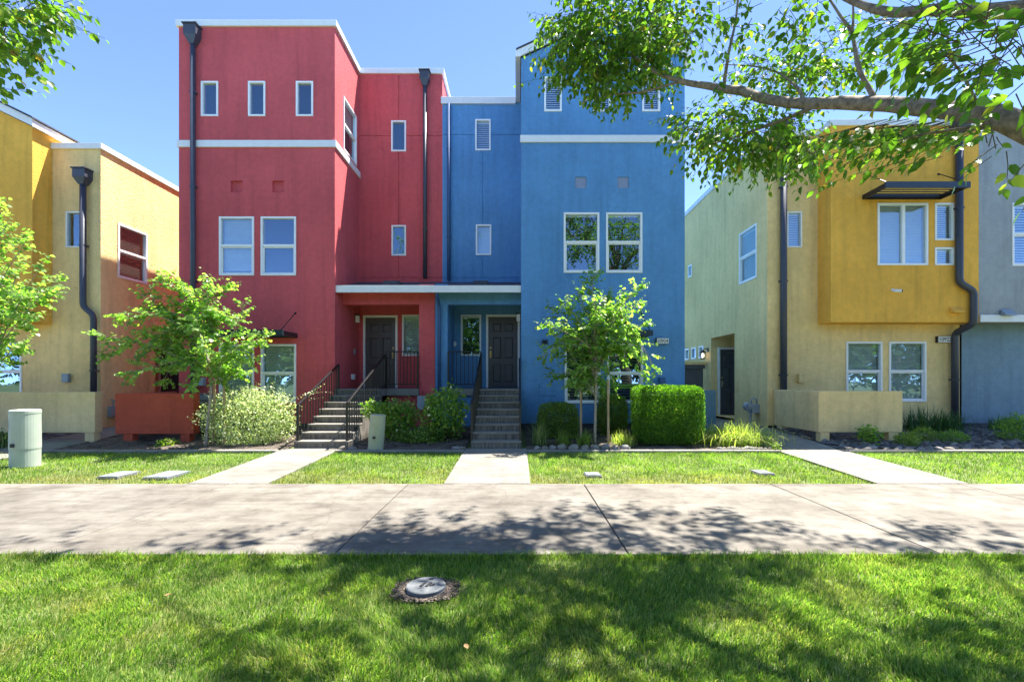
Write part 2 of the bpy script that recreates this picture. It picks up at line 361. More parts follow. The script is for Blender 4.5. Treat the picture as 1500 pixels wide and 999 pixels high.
def wall(mb, fr, u0, u1, v0, v1, holes=(), clip=None):
    """holes: (u0,u1,v0,v1,depth,back) cut as real recesses"""
    us = sorted({u0, u1} | {min(max(h[i], u0), u1) for h in holes for i in (0, 1)})
    vs = sorted({v0, v1} | {min(max(h[i], v0), v1) for h in holes for i in (2, 3)})
    nu, nv = len(us) - 1, len(vs) - 1
    D = [[(0, True)] * nv for _ in range(nu)]
    for i in range(nu):
        for j in range(nv):
            cu, cv = (us[i] + us[i + 1]) / 2, (vs[j] + vs[j + 1]) / 2
            best = (0, True)
            for h in holes:
                if h[0] < cu < h[1] and h[2] < cv < h[3] and h[4] > best[0]: best = (h[4], h[5])
            D[i][j] = best
    for i in range(nu):
        for j in range(nv):
            d, back = D[i][j]
            if back: mb.quad(fr(us[i], vs[j], d), fr(us[i + 1], vs[j], d), fr(us[i + 1], vs[j + 1], d), fr(us[i], vs[j + 1], d))
            if i + 1 < nu and D[i + 1][j][0] != d:
                e = D[i + 1][j][0]; mb.quad(fr(us[i + 1], vs[j], d), fr(us[i + 1], vs[j], e), fr(us[i + 1], vs[j + 1], e), fr(us[i + 1], vs[j + 1], d))
            if j + 1 < nv and D[i][j + 1][0] != d:
                e = D[i][j + 1][0]; mb.quad(fr(us[i], vs[j + 1], d), fr(us[i], vs[j + 1], e), fr(us[i + 1], vs[j + 1], e), fr(us[i + 1], vs[j + 1], d))
            if i == 0 and d: mb.quad(fr(us[0], vs[j], 0), fr(us[0], vs[j], d), fr(us[0], vs[j + 1], d), fr(us[0], vs[j + 1], 0))
            if i == nu - 1 and d: mb.quad(fr(us[-1], vs[j], 0), fr(us[-1], vs[j], d), fr(us[-1], vs[j + 1], d), fr(us[-1], vs[j + 1], 0))
            if j == 0 and d: mb.quad(fr(us[i], vs[0], 0), fr(us[i + 1], vs[0], 0), fr(us[i + 1], vs[0], d), fr(us[i], vs[0], d))
            if j == nv - 1 and d: mb.quad(fr(us[i], vs[-1], 0), fr(us[i + 1], vs[-1], 0), fr(us[i + 1], vs[-1], d), fr(us[i], vs[-1], d))

HOLE = .22
def hole(r): return (r[0], r[1], r[2], r[3], HOLE, False)
def ring(mb, fr, u0, u1, v0, v1, w, d0, d1):
    mb.fbox(fr, u0, u1, v1 - w, v1, d0, d1); mb.fbox(fr, u0, u1, v0, v0 + w, d0, d1)
    mb.fbox(fr, u0, u0 + w, v0 + w, v1 - w, d0, d1); mb.fbox(fr, u1 - w, u1, v0 + w, v1 - w, d0, d1)
def window(parent, fr, r, style='hung', blind='white', tilt=.6, drop=1.0, fw=.055, pitch=.05):
    """white vinyl window set in its opening r = (u0,u1,v0,v1)"""
    u0, u1, v0, v1 = r
    mb = MB(); ring(mb, fr, u0 + .002, u1 - .002, v0 + .002, v1 - .002, fw, -.022, .10)
    w = mb.build('window', 'vinyl', parent, bevel=.006)
    a0, a1, b0, b1 = u0 + fw, u1 - fw, v0 + fw, v1 - fw
    def pane(p0, p1, q0, q1, d):
        g = MB(); g.quad(fr(p0, q0, d), fr(p1, q0, d), fr(p1, q1, d), fr(p0, q1, d)); g.build('pane', 'glass', w)
    if style == 'hung':
        vm = (v0 + v1) / 2 + .02
        s = MB(); s.fbox(fr, a0, a1, vm - .03, vm + .03, -.004, .07)
        ring(s, fr, a0 + .002, a1 - .002, b0 + .002, vm - .031, .032, .022, .062); s.build('sash', 'vinyl', w)
        pane(a0, a1, vm, b1, .032); pane(a0 + .03, a1 - .03, b0 + .03, vm - .03, .05)
    elif style == 'slider':
        um = (u0 + u1) / 2 + .03
        s = MB(); s.fbox(fr, um - .04, um + .04, b0, b1, -.004, .07); s.build('sash', 'vinyl', w)
        pane(a0, um - .04, b0, b1, .05); pane(um + .04, a1, b0, b1, .032)
    else: pane(a0, a1, b0, b1, .04)
    if blind in ('white', 'dark'):
        s = MB(); lo = b1 - (b1 - b0) * drop; q = b1 - .05
        s.fbox(fr, a0 + .012, a1 - .012, b1 - .045, b1 - .002, .098, .135)
        while q > lo:
            c, h = math.cos(tilt) * .024, math.sin(tilt) * .024
            s.add([fr(a0 + .012, q - h, .117 - c), fr(a1 - .012, q - h, .117 - c), fr(a1 - .012, q + h, .117 + c), fr(a0 + .012, q + h, .117 + c)], [(0, 1, 2, 3)]); q -= pitch
        s.build('blind', 'blind_white' if blind == 'white' else 'blind_dark', w)
    elif blind == 'shade':
        s = MB(); lo = b1 - (b1 - b0) * drop; q = b1 - .004; k = 0
        pts = []
        while q > lo: pts.append((q, .115 + (.012 if k % 2 else 0))); q -= .02; k += 1
        for (qa, da), (qb, db) in zip(pts, pts[1:]): s.quad(fr(a0 + .01, qa, da), fr(a1 - .01, qa, da), fr(a1 - .01, qb, db), fr(a0 + .01, qb, db))
        s.build('blind', 'shade_fabric', w)
    s = MB(); s.fbox(fr, u0 - .05, u1 + .05, v0 - .05, v1 + .05, HOLE + .003, HOLE + .05); s.build('dark_backing', 'dark_interior', w)  # near-black slab painted in for the unlit room behind the glass
    return w
def door(parent, fr, u0, u1, v0, v1, mat='porch_door_paint', knob='r', metal='brass', ft=.07):
    """six panel door with white casing; u0..u1 outer casing"""
    c = MB(); c.fbox(fr, u0, u0 + ft, v0, v1, -.02, .06); c.fbox(fr, u1 - ft, u1, v0, v1, -.02, .06); c.fbox(fr, u0 + ft, u1 - ft, v1 - ft, v1, -.02, .06)
    d = MB(); a0, a1, b0, b1 = u0 + ft + .004, u1 - ft - .004, v0 + .03, v1 - ft - .004
    W, H = a1 - a0, b1 - b0; hs = []
    for (p, q) in ((.13, .46), (.54, .87)):
        for (s0, s1) in ((.06, .33), (.40, .72), (.78, .92)):
            x0, x1, y0, y1 = a0 + W * p, a0 + W * q, b0 + H * s0, b0 + H * s1
            hs.append((x0, x1, y0, y1, .052, True)); 
    f2 = lambda u, v, dd: fr(u, v, dd + .025)
    wall(d, f2, a0, a1, b0, b1, [(h[0], h[1], h[2], h[3], .03, True) for h in hs])
    for h in hs: d.hexa([f2(u, v, e) for e, k in ((.0295, .022), (.010, .062)) for (u, v) in ((h[0] + k, h[2] + k), (h[1] - k, h[2] + k), (h[1] - k, h[3] - k), (h[0] + k, h[3] - k))])
    dr = d.build('door', mat, parent)
    c.build('door_casing', 'vinyl', dr, bevel=.004)
    t = MB(); t.fbox(fr, u0 + ft, u1 - ft, v0, v0 + .026, -.06, .06); t.build('threshold', 'dark_pipe', dr)
    ku = a0 + .07 if knob == 'l' else a1 - .07
    k = MB(); kz = b0 + H * .47
    k.fbox(fr, ku - .025, ku + .025, kz - .12, kz + .10, .005, .024)
    k.tube([fr(ku, kz + .02, .0), fr(ku, kz + .02, -.05)], [.014, .03], 10); k.tube([fr(ku, kz - .1, .01), fr(ku, kz - .1, -.05), fr(ku, kz + .0, -.055)], .011, 8)
    k.build('handle', metal, dr)
    k = MB(); k.tube([fr(ku, kz + .20, .024), fr(ku, kz + .20, .002)], [.033, .028], 12); k.build('deadbolt', metal, dr)
    return dr
def downspout(parent, x, y, ztop, path, box=None, r=.055, mat='dark_pipe'):
    """path: list of (x,z,y); box = (w,h) leader head at its top"""
    p = MB(); pts = []
    P3 = [Vector((a, c, b)) for a, b, c in path]
    for i, q in enumerate(P3):
        if 0 < i < len(P3) - 1:
            a = (P3[i - 1] - q).normalized(); b = (P3[i + 1] - q).normalized(); k = min(.12, (P3[i - 1] - q).length * .4, (P3[i + 1] - q).length * .4)
            for t in (0, .25, .5, .75, 1):
                pts.append((q + a * k) * (1 - t) ** 2 + q * 2 * t * (1 - t) + (q + b * k) * t ** 2)
        else: pts.append(q)
    p.tube(pts, r, 10)
    o = p.build('downspout', mat, parent, smooth=True)
    b = MB()
    for i in range(len(P3) - 1):
        if (P3[i] - P3[i + 1]).length > 1.5:
            n = max(1, int((P3[i] - P3[i + 1]).length / 2.2))
            for k in range(n):
                c = P3[i].lerp(P3[i + 1], (k + .5) / n); b.box(c.x - r - .012, c.x + r + .012, c.y - r * .6, c.y + r + .02, c.z - .02, c.z + .02)
    if b.v: b.build('pipe_strap', mat, o)
    if box:
        w, h = box; h2 = h * .55; x0, z0, y0 = path[0]
        c = MB(); c.box(x0 - w / 2, x0 + w / 2, y0 - w * .42, y0 + w * .42, z0 + h - h2, z0 + h)
        b0 = [(x0 - r, y0 - r, z0), (x0 + r, y0 - r, z0), (x0 + r, y0 + r, z0), (x0 - r, y0 + r, z0)]
        t0 = [(x0 - w / 2, y0 - w * .42, z0 + h - h2), (x0 + w / 2, y0 - w * .42, z0 + h - h2), (x0 + w / 2, y0 + w * .42, z0 + h - h2), (x0 - w / 2, y0 + w * .42, z0 + h - h2)]
        c.hexa(b0 + t0); c.box(x0 - w / 2 - .03, x0 + w / 2 + .03, y0 - w * .42 - .03, y0 + w * .42 + .01, z0 + h + .001, z0 + h + .03)
        c.build('leader_head', mat, o)
    return o
def awning(parent, u0, u1, y, z, proj=.8, rods=1):
    fm = MB(); t = .06
    fm.box(u0, u1, y - .05, y - .002, z - t, z + t); fm.box(u0, u0 + .05, y - proj, y - .05, z - t, z + t); fm.box(u1 - .05, u1, y - proj, y - .05, z - t, z + t)
    o = fm.build('awning', 'awning_metal', parent)
    fa = MB(); fa.box(u0 - .01, u1 + .01, y - proj - .05, y - proj, z - .07, z + .08); fa.build('awning_fascia', 'awning_fascia', o)
    s = MB(); n = 5
    for i in range(n):
        yy = y - .12 - (proj - .2) * i / (n - 1)
        c = [(u0 + .05, yy - .05, z - .035), (u1 - .05, yy - .05, z - .035), (u1 - .05, yy + .04, z - .01), (u0 + .05, yy + .04, z - .01)]
        s.hexa(c + [(a, b, e + .015) for a, b, e in c])
    s.build('awning_slats', 'awning_metal', o)
    for uu in (u0 + .06, u1 - .06):
        r = MB(); r.tube([(uu, y, z + .62), (uu, y - .05, z + .60), (uu, y - proj + .02, z + .09), (uu, y - proj, z + .06)], [.035, .012, .012, .02], 8); r.build('stay_rod', 'awning_metal', o)
    return o
def text_mesh(txt, size, mat, name, loc, parent, depth=.004, width=None):
    cu = bpy.data.curves.new(name, 'FONT'); cu.body = txt; cu.size = size; cu.extrude = depth; cu.align_x = 'CENTER'; cu.align_y = 'CENTER'
    t = bpy.data.objects.new(name, cu); COL.objects.link(t)
    dg = bpy.context.evaluated_depsgraph_get(); me = bpy.data.meshes.new_from_object(t.evaluated_get(dg))
    bpy.data.objects.remove(t); 
    xs = [v.co.x for v in me.vertices]; ys = [v.co.y for v in me.vertices]
    kx = 1 if width is None else width / (max(xs) - min(xs))
    cx = (max(xs) + min(xs)) / 2; cy = (max(ys) + min(ys)) / 2
    R = LOC[root_of(parent)]
    for v in me.vertices:
        x, y, z = v.co; v.co = ((x - cx) * kx + loc[0] - R[0], -z + loc[1] - R[1], y - cy + loc[2] - R[2])
    me.materials.clear(); me.materials.append(MATS[mat])
    o = bpy.data.objects.new(name, me); COL.objects.link(o); o.parent = parent
    return o
SUN_E = 3.2; SKY_E = .15; EXPO = 2.55; AIR = .26; DUST = 0; OZ = 2.0
# ================================================================== SETTING
def strip_mesh(name, x0, x1, ys, zoff, mat, nx=1, jitter=0):
    vs, fs = [], []
    xs = [x0 + (x1 - x0) * i / nx for i in range(nx + 1)]
    for y in ys:
        for x in xs:
            j = jitter * mnoise.noise(Vector((x * 3, y * 3, 0))) if jitter else 0
            vs.append((x, y, gz(y) + zoff + j))
    k = nx + 1
    for j in range(len(ys) - 1):
        for i in range(nx): fs.append((j * k + i, j * k + i + 1, (j + 1) * k + i + 1, (j + 1) * k + i))
    return kind(mesh_obj(name, vs, fs, mat, None, recalc=False), 'structure')
strip_mesh('ground', -600, 600, [-400, -30, 0, 4.3, 7.3, 8.4, 9.5, 10.6, 11.8, 13, 20, 60, 900], -.035, 'turf_soil')
def slab(mb, x0, x1, y0, y1, z0f=0.0, th=.09):
    mb.hexa([(x0, y0, gz(y0) + z0f - th), (x1, y0, gz(y0) + z0f - th), (x1, y1, gz(y1) + z0f - th), (x0, y1, gz(y1) + z0f - th),
             (x0, y0, gz(y0) + z0f), (x1, y0, gz(y0) + z0f), (x1, y1, gz(y1) + z0f), (x0, y1, gz(y1) + z0f)])
SW0, SW1 = 4.36, 7.34
jx = [-21.3, -18.5, -15.7, -12.9, -10.1, -7.30, -4.50, -1.70, 1.03, 3.93, 6.85, 9.7, 12.5, 15.3, 18.1, 20.9]
mb = MB()
for a, b in zip(jx, jx[1:]): slab(mb, a + .007, b - .007, SW0, SW1)
kind(mb.build('sidewalk', 'sidewalk_concrete', bevel=.008), 'structure')
mb = MB(); mb.box(-22, 22, SW0 - .005, SW1 + .002, -.08, -.018); kind(mb.build('sidewalk_joint_filler', 'rubber'), 'structure')
def walkway(x0, x1, cuts, name='walkway', mat='walk_concrete'):
    m_ = MB()
    for a, b in zip(cuts, cuts[1:]): slab(m_, x0, x1, a + .005, b - .005, .004)
    return kind(m_.build(name, mat, bevel=.006), 'structure')
walkway(-5.14, -3.90, [SW1 + .005, 8.9, 10.44])
walkway(-1.15, .20, [SW1 + .005, 8.6, 9.5, 10.44])
walkway(5.62, 7.06, [SW1 + .005, 8.9, 10.4, 11.9, 13.4, 14.9, 16.4, 17.6])
walkway(-11.5, -10.2, [SW1 + .005, 8.9, 10.4, 11.9, 13.4, 14.9, 16.4, 19])
BEDS = [(-24, -11.5), (-10.2, -5.14), (-3.90, -1.15), (.20, 5.62), (7.06, 24)]
for (a, b) in BEDS:
    m_ = MB(); n = max(1, int((b - a) / 2.4)); 
    for i in range(n): slab(m_, a + (b - a) * i / n + .004, a + (b - a) * (i + 1) / n - .004, 10.02, 10.17, .03, .12)
    kind(m_.build('concrete_edging', 'edging_concrete', bevel=.012), 'structure')
    ys = [10.17 + i * .12 for i in range(27)]
    strip_mesh('planting_bed', a, b, ys, .0, 'mulch_soil', max(4, int((b - a) / .12)), .05)

# ================================================================== HOUSES
Y0 = 13.0; YR = 15.0
def Rp(x0, x1, y0, y1, d): return (U(x0, d), U(x1, d), Z(y1, d), Z(y0, d))    # opening from its outline in the survey picture
ZB = .43
def cap_front(mb, x0, x1, y, z0, z1, ov=.06, dep=.3): mb.box(x0, x1, y - ov, y + dep, z0, z1)

# ---------------------------------------------------------------- red townhouse
red = thing('red_townhouse', (-6.5, 13, .25), 'crimson stucco townhouse with tall flat-topped tower and white band', 'townhouse')
XL, XR, XP = U(262, Y0), U(490.5, Y0), U(648, YR)
ZT = 11.36
w_s3 = [Rp(a, b, 119.5, 171, Y0) for a, b in ((294.5, 320), (363.5, 389), (433.5, 459))]
w_2 = [Rp(a, b, 317.5, 404, Y0) for a, b in ((321, 372.5), (382, 434))]
w_1 = [Rp(a, b, 504, 590, Y0) for a, b in ((321, 372.5), (382, 434))]
sq = [Rp(a, b, 265, 282, Y0) for a, b in ((338, 355), (399, 416))]
W = MB()
wall(W, front(Y0), XL, XR, ZB, ZT, [hole(h) for h in w_s3 + w_2 + w_1] + [(h[0], h[1], h[2], h[3], .07, True) for h in sq])
side_w = (13.63, 14.73, 8.30, 9.85)
wall(W, face_px(XR), Y0, YR, ZB, ZT, [hole(side_w)])
wall(W, face_mx(XL), Y0, 24, .2, ZT)
g = .012
rd = (U(532, YR), U(582.5, YR), 1.38, Z(462, YR)); rs = (U(589, YR), U(589, YR) + .65, Z(521.5, YR), Z(461, YR))
rr = [Rp(573, 595, 177, 222.5, YR), Rp(573.5, 595, 330, 375, YR)]
gx = U(584, YR); gzz = Z(199.5, YR)
wall(W, front(YR), XR, XP, 1.0, ZT, [hole(h) for h in rr] + [hole(rs), (rd[0], rd[1], rd[2], rd[3], .12, False),
     (gx - g, gx + g, 4.9, ZT, .02, True), (XR, XP, gzz - g, gzz + g, .02, True), (XR, XP, 4.87, 4.9, .02, True)])
wall(W, face_px(XP), YR, 24, 9.0, ZT)
W.quad((XL, 24, .2), (XP, 24, .2), (XP, 24, ZT), (XL, 24, ZT))
W.quad((XL, Y0, ZT - .02), (XR, Y0, ZT - .02), (XR, 24, ZT - .02), (XL, 24, ZT - .02)); W.quad((XR, YR, ZT - .02), (XP, YR, ZT - .02), (XP, 24, ZT - .02), (XR, 24, ZT - .02))
# porch beam and party column
XC0, XC1 = U(614, 13.6), U(637, 13.6)
W.box(XR + .002, XC0, 13.6, 13.85, Z(446, 13.6), 4.2); W.box(XC0, XC1, 13.6, YR - .002, .3, 4.4)
W.box(-3.76, XC0 - .002, 13.62, 13.8, .3, 1.17)
W.build('wall', 'red_stucco', red)
fb = MB(); fb.box(XL + .03, XR - .03, Y0 + .04, Y0 + .4, .0, ZB - .001); fb.build('foundation', 'dark_pipe', red)
c = MB(); c.box(XL - .06, XR + .06, Y0 - .06, Y0 + .25, Z(40.5, Y0), Z(31.5, Y0)); c.box(XR - .25, XR + .06, Y0 + .25, YR - .06, Z(40.5, Y0), Z(31.5, Y0))
c.box(XR - .25, XP + .06, YR - .06, YR + .25, Z(40.5, Y0), Z(31.5, Y0)); c.box(XP - .25, XP + .06, YR + .25, 24, Z(40.5, Y0), Z(31.5, Y0)); c.box(XL - .06, XL + .25, Y0 + .25, 24, Z(40.5, Y0), Z(31.5, Y0))
c.build('parapet_cap', 'white_trim', red, bevel=.01)
c = MB(); c.box(XL - .04, XR + .045, Y0 - .045, Y0 + .01, Z(216.5, Y0), Z(206.5, Y0)); c.box(XR - .01, XR + .045, Y0 + .01, YR - .002, Z(216.5, Y0), Z(206.5, Y0))
c.build('trim_band', 'white_trim', red, bevel=.008)
for h in w_s3: window(red, front(Y0), h, 'fixed', None, fw=.05)
window(red, front(Y0), w_2[0], 'hung', 'shade', drop=.95); window(red, front(Y0), w_2[1], 'hung', None)
window(red, front(Y0), w_1[0], 'hung', 'shade'); window(red, front(Y0), w_1[1], 'hung', 'shade')
window(red, face_px(XR), side_w, 'hung', 'shade', drop=.45)
for h in rr: window(red, front(YR), h, 'fixed', None, fw=.05)
window(red, front(YR), rs, 'fixed', 'white', 1.2)
door(red, front(YR), rd[0], rd[1], rd[2], rd[3], knob='r')
downspout(red, 0, 0, 0, [(U(282.5, 12.9), Z(66, 12.9), 12.9), (U(282.5, 12.9), .45, 12.9)], (.34, .48), .066)
downspout(red, 0, 0, 0, [(U(622.5, 14.9), Z(127, 14.9), 14.9), (U(622.5, 14.9), Z(408, 14.9), 14.9)], (.29, .44), .062)
awning(red, U(318, Y0), U(436, Y0), Y0, Z(492, Y0))
def wall_lamp(parent, fr, u, v, dark=True):
    b = MB(); b.fbox(fr, u - .06, u + .06, v - .14, v + .14, -.02, -.001)
    o = b.build('porch_light', 'black_rail', parent)
    q = MB(); q.fbox(fr, u - .05, u + .05, v - .12, v + .09, -.13, -.021); q.build('lamp_shade', 'lamp_glass', o)
    q = MB(); q.fbox(fr, u - .065, u + .065, v + .091, v + .13, -.15, -.021); q.build('lamp_cap', 'black_rail', o)
wall_lamp(red, face_px(XR), 14.64, Z(467, 14.64))
b = MB(); b.fbox(face_px(XR), 14.5, 14.58, Z(519, 14.5), Z(511, 14.5), -.03, -.001); b.build('doorbell', 'box_grey', red)
b = MB(); b.fbox(face_px(XR), 14.25, 14.4, Z(556, 14.3), Z(548, 14.3), -.09, -.001); b.build('outlet_cover', 'plaque_white', red, bevel=.01)
b = MB(); b.box(U(292, Y0), U(302, Y0), 12.88, 12.999, Z(565, Y0), Z(553, Y0)); b.build('junction_box', 'box_grey', red, bevel=.01)
# porch slab and half of the porch roof
def porch_slab(parent, x0, x1, xa, xb, xc, xd):
    s = MB(); s.box(xa, xb, 13.1, 14.998, 1.18, 1.378); s.box(xc, xd, 13.52, 14.998, 1.175, 1.377); s.build('porch_floor', 'tread_concrete', parent, bevel=.01)
porch_slab(red, 0, 0, -5.038, -3.762, -3.76, XC0)
def porch_roof(parent, x0, x1):
    r_ = MB(); r_.prism([(13.08, 4.22), (14.998, 4.74), (14.998, 4.60), (13.08, 4.08)], 'x', x0, x1); o = r_.build('porch_roof', 'roof_shingle', parent)
    f_ = MB(); f_.box(x0, x1, 13.04, 13.079, 4.05, 4.245); f_.build('fascia', 'white_trim', o, bevel=.006)
    v_ = MB(); v_.box(x0 + (x1 - x0) * .45, x0 + (x1 - x0) * .62, 13.5, 13.9, 4.30, 4.47); v_.build('roof_vent', 'roof_shingle', o)
    return o
porch_roof(red, XR + .003, XP)

# ---------------------------------------------------------------- blue townhouse
blue = thing('blue_townhouse', (1, 13, .25), 'bright blue stucco townhouse with gabled tower and white band', 'townhouse')
BX0, BX1 = U(763.5, Y0), U(1003, Y0)
ZE = Z(86, Y0); ZPK = Z(31, Y0); XM = (BX0 + BX1) / 2
b_3 = [Rp(a, b, 113, 164, Y0) for a, b in ((797, 823), (868.5, 894.5), (940.5, 967))]
b_2 = [Rp(a, b, 311.5, 400, Y0) for a, b in ((825.5, 878), (887.5, 941))]
b_1 = [Rp(a, b, 503, 591, Y0) for a, b in ((827, 880), (889, 942))]
bsq = [Rp(a, b, 259.5, 276, Y0) for a, b in ((842.5, 859), (904.5, 921))]
W = MB()
wall(W, front(Y0), BX0, BX1, ZB, ZE, [hole(h) for h in b_3 + b_2 + b_1] + [(h[0], h[1], h[2], h[3], .05, True) for h in bsq])
W.add([(BX0, Y0, ZE), (BX1, Y0, ZE), (XM, Y0, ZPK)], [(0, 1, 2)])
wall(W, face_mx(BX0), Y0, 24, .3, ZE); wall(W, face_px(BX1), Y0, 24, .2, ZE)
W.add([(BX0, 24, .2), (BX1, 24, .2), (BX1, 24, ZE), (XM, 24, ZPK), (BX0, 24, ZE)], [(0, 1, 2, 3, 4)])
ZBR = 10.45
bd = (-1.0, .075, 1.38, Z(461, YR)); bs = (U(675, YR), U(705, YR), Z(521.5, YR), Z(461, YR))
br = [Rp(696, 719, 175, 221, YR), Rp(697, 720, 329, 374, YR)]
gx = U(707, YR); gzz = Z(197.5, YR)
wall(W, front(YR), XP, BX0, 1.0, ZBR, [hole(h) for h in br] + [hole(bs), (bd[0], bd[1], bd[2], bd[3], .12, False),
     (gx - g, gx + g, 4.9, ZBR, .02, True), (XP, BX0, gzz - g, gzz + g, .02, True), (XP, BX0, 4.87, 4.9, .02, True)])
W.quad((XP, YR, ZBR - .02), (BX0, YR, ZBR - .02), (BX0, 24, ZBR - .02), (XP, 24, ZBR - .02)); W.quad((XP, 24, .2), (BX0, 24, .2), (BX0, 24, ZBR), (XP, 24, ZBR))
XB1 = U(655.5, 13.6)
W.box(XB1, BX0 - .002, 13.6, 13.85, Z(446, 13.6), 4.2); W.box(XC1 + .012, XB1, 13.605, YR - .002, .3, 4.4); W.box(XB1 + .002, -1.04, 13.62, 13.8, .3, 1.17)
W.build('wall', 'blue_stucco', blue)
fb = MB(); fb.box(BX0 + .03, BX1 - .03, Y0 + .04, Y0 + .4, .0, ZB - .001); fb.build('foundation', 'dark_pipe', blue)
# gable roof: rake fascia, eave gutters, shingles
sl = (ZPK - ZE) / (XM - BX0)
rk = MB(); t = .20
for sx in (-1, 1):
    xe = XM + sx * (XM - BX0 + .12); ze = ZPK - sl * (XM - BX0 + .12) + .02
    rk.prism([(XM, ZPK + .02), (xe, ze), (xe, ze + t), (XM, ZPK + .02 + t)], 'y', Y0 - .10, Y0 - .05)
rk.build('rake_board', 'white_trim', blue)
rf = MB()
for sx in (-1, 1):
    xe = XM + sx * (XM - BX0 + .14); ze = ZPK - sl * (XM - BX0 + .14) + .03
    rf.prism([(XM, ZPK + .06), (xe, ze + .03), (xe, ze + t), (XM, ZPK + .03 + t)], 'y', Y0 - .049, 24)
    rf.prism([(XM, ZPK + .03 + t + .002), (xe, ze + t + .002), (xe, ze + t + .03), (XM, ZPK + .06 + t)], 'y', Y0 - .13, 24)
rf.build('roof', 'roof_shingle', blue)
gt = MB()
for (xa, xb) in ((BX0 - .16, BX0 - .02), (BX1 + .02, BX1 + .16)): gt.box(xa, xb, Y0 - .11, 23.9, ZE - .02, ZE + .14)
gt.build('gutter', 'white_trim', blue)
c = MB(); c.box(XP - .04, BX0 - .165, YR - .06, YR + .3, Z(153.5, YR), Z(143.5, YR)); c.build('parapet_cap', 'white_trim', blue, bevel=.01)
c = MB(); c.box(BX0 - .03, BX1 + .03, Y0 - .045, Y0 + .01, Z(209.5, Y0), Z(199, Y0)); c.build('trim_band', 'white_trim', blue, bevel=.008)
for h in bsq:
    q = MB(); q.fbox(front(Y0), h[0] + .003, h[1] - .003, h[2] + .003, h[3] - .003, .025, .048); q.build('wall_tile', 'vent_lilac', blue)
for h in b_3: window(blue, front(Y0), h, 'fixed', 'white', 1.05, fw=.05, pitch=.06)
for h in b_2: window(blue, front(Y0), h, 'hung', 'white', .18, pitch=.075)
for h in b_1: window(blue, front(Y0), h, 'hung', 'white', .18, pitch=.075)
window(blue, front(YR), br[0], 'fixed', 'white', 1.0, fw=.05, pitch=.06); window(blue, front(YR), br[1], 'fixed', 'shade', fw=.05)
window(blue, front(YR), bs, 'fixed', 'white', .2, pitch=.06)
door(blue, front(YR), bd[0], bd[1], bd[2], bd[3], knob='l')
downspout(blue, 0, 0, 0, [(U(657.5, 14.92), Z(153, 14.92), 14.92), (U(657.5, 14.92), Z(411, 14.92), 14.92)], None, .055, 'blue_pipe')
downspout(blue, 0, 0, 0, [(U(643, 13.5), 4.12, 13.15), (U(643, 13.5), 4.0, 13.15), (U(643, 13.5), 3.75, 13.52), (U(643, 13.5), .4, 13.52)], None, .05, 'blue_pipe')
awning(blue, U(824, Y0), U(943, Y0), Y0, Z(492.5, Y0))
wall_lamp(blue, face_mx(BX0), 14.3, Z(465, 14.3))
b = MB(); b.lathe(0, 0, [(.09, 0), (.10, .03), (.07, .07), (.02, .08)], 20)
b.v = [(U(664, 14.9) + x, 14.995 - z, Z(504, 14.95) + y) for x, y, z in b.v]; b.build('alarm_bell', 'plaque_white', blue, smooth=True)
porch_slab(blue, 0, 0, -1.03, BX0 - .004, XB1 + .003, -1.032)
porch_roof(blue, XP + .002, BX0 - .003)
def wallbox(parent, name, x0, x1, y0, y1, d, dep, mat):
    b = MB(); b.box(U(x0, d), U(x1, d), d - dep, d - .001, Z(y1, d), Z(y0, d)); return b.build(name, mat, parent, bevel=.008)
o = wallbox(blue, 'wall_vent', 793, 803, 497, 505, Y0, .04, 'blue_pipe'); wallbox(blue, 'access_panel', 790, 813, 561, 579, Y0, .025, 'blue_stucco')
q = MB(); q.box(U(794.5, Y0), U(801.5, Y0), Y0 - .045, Y0 - .04, Z(503.5, Y0), Z(499, Y0)); q.build('vent_mouth', 'dark_interior', o)
wallbox(blue, 'junction_box', 965, 973, 553, 563, Y0, .12, 'blue_pipe')

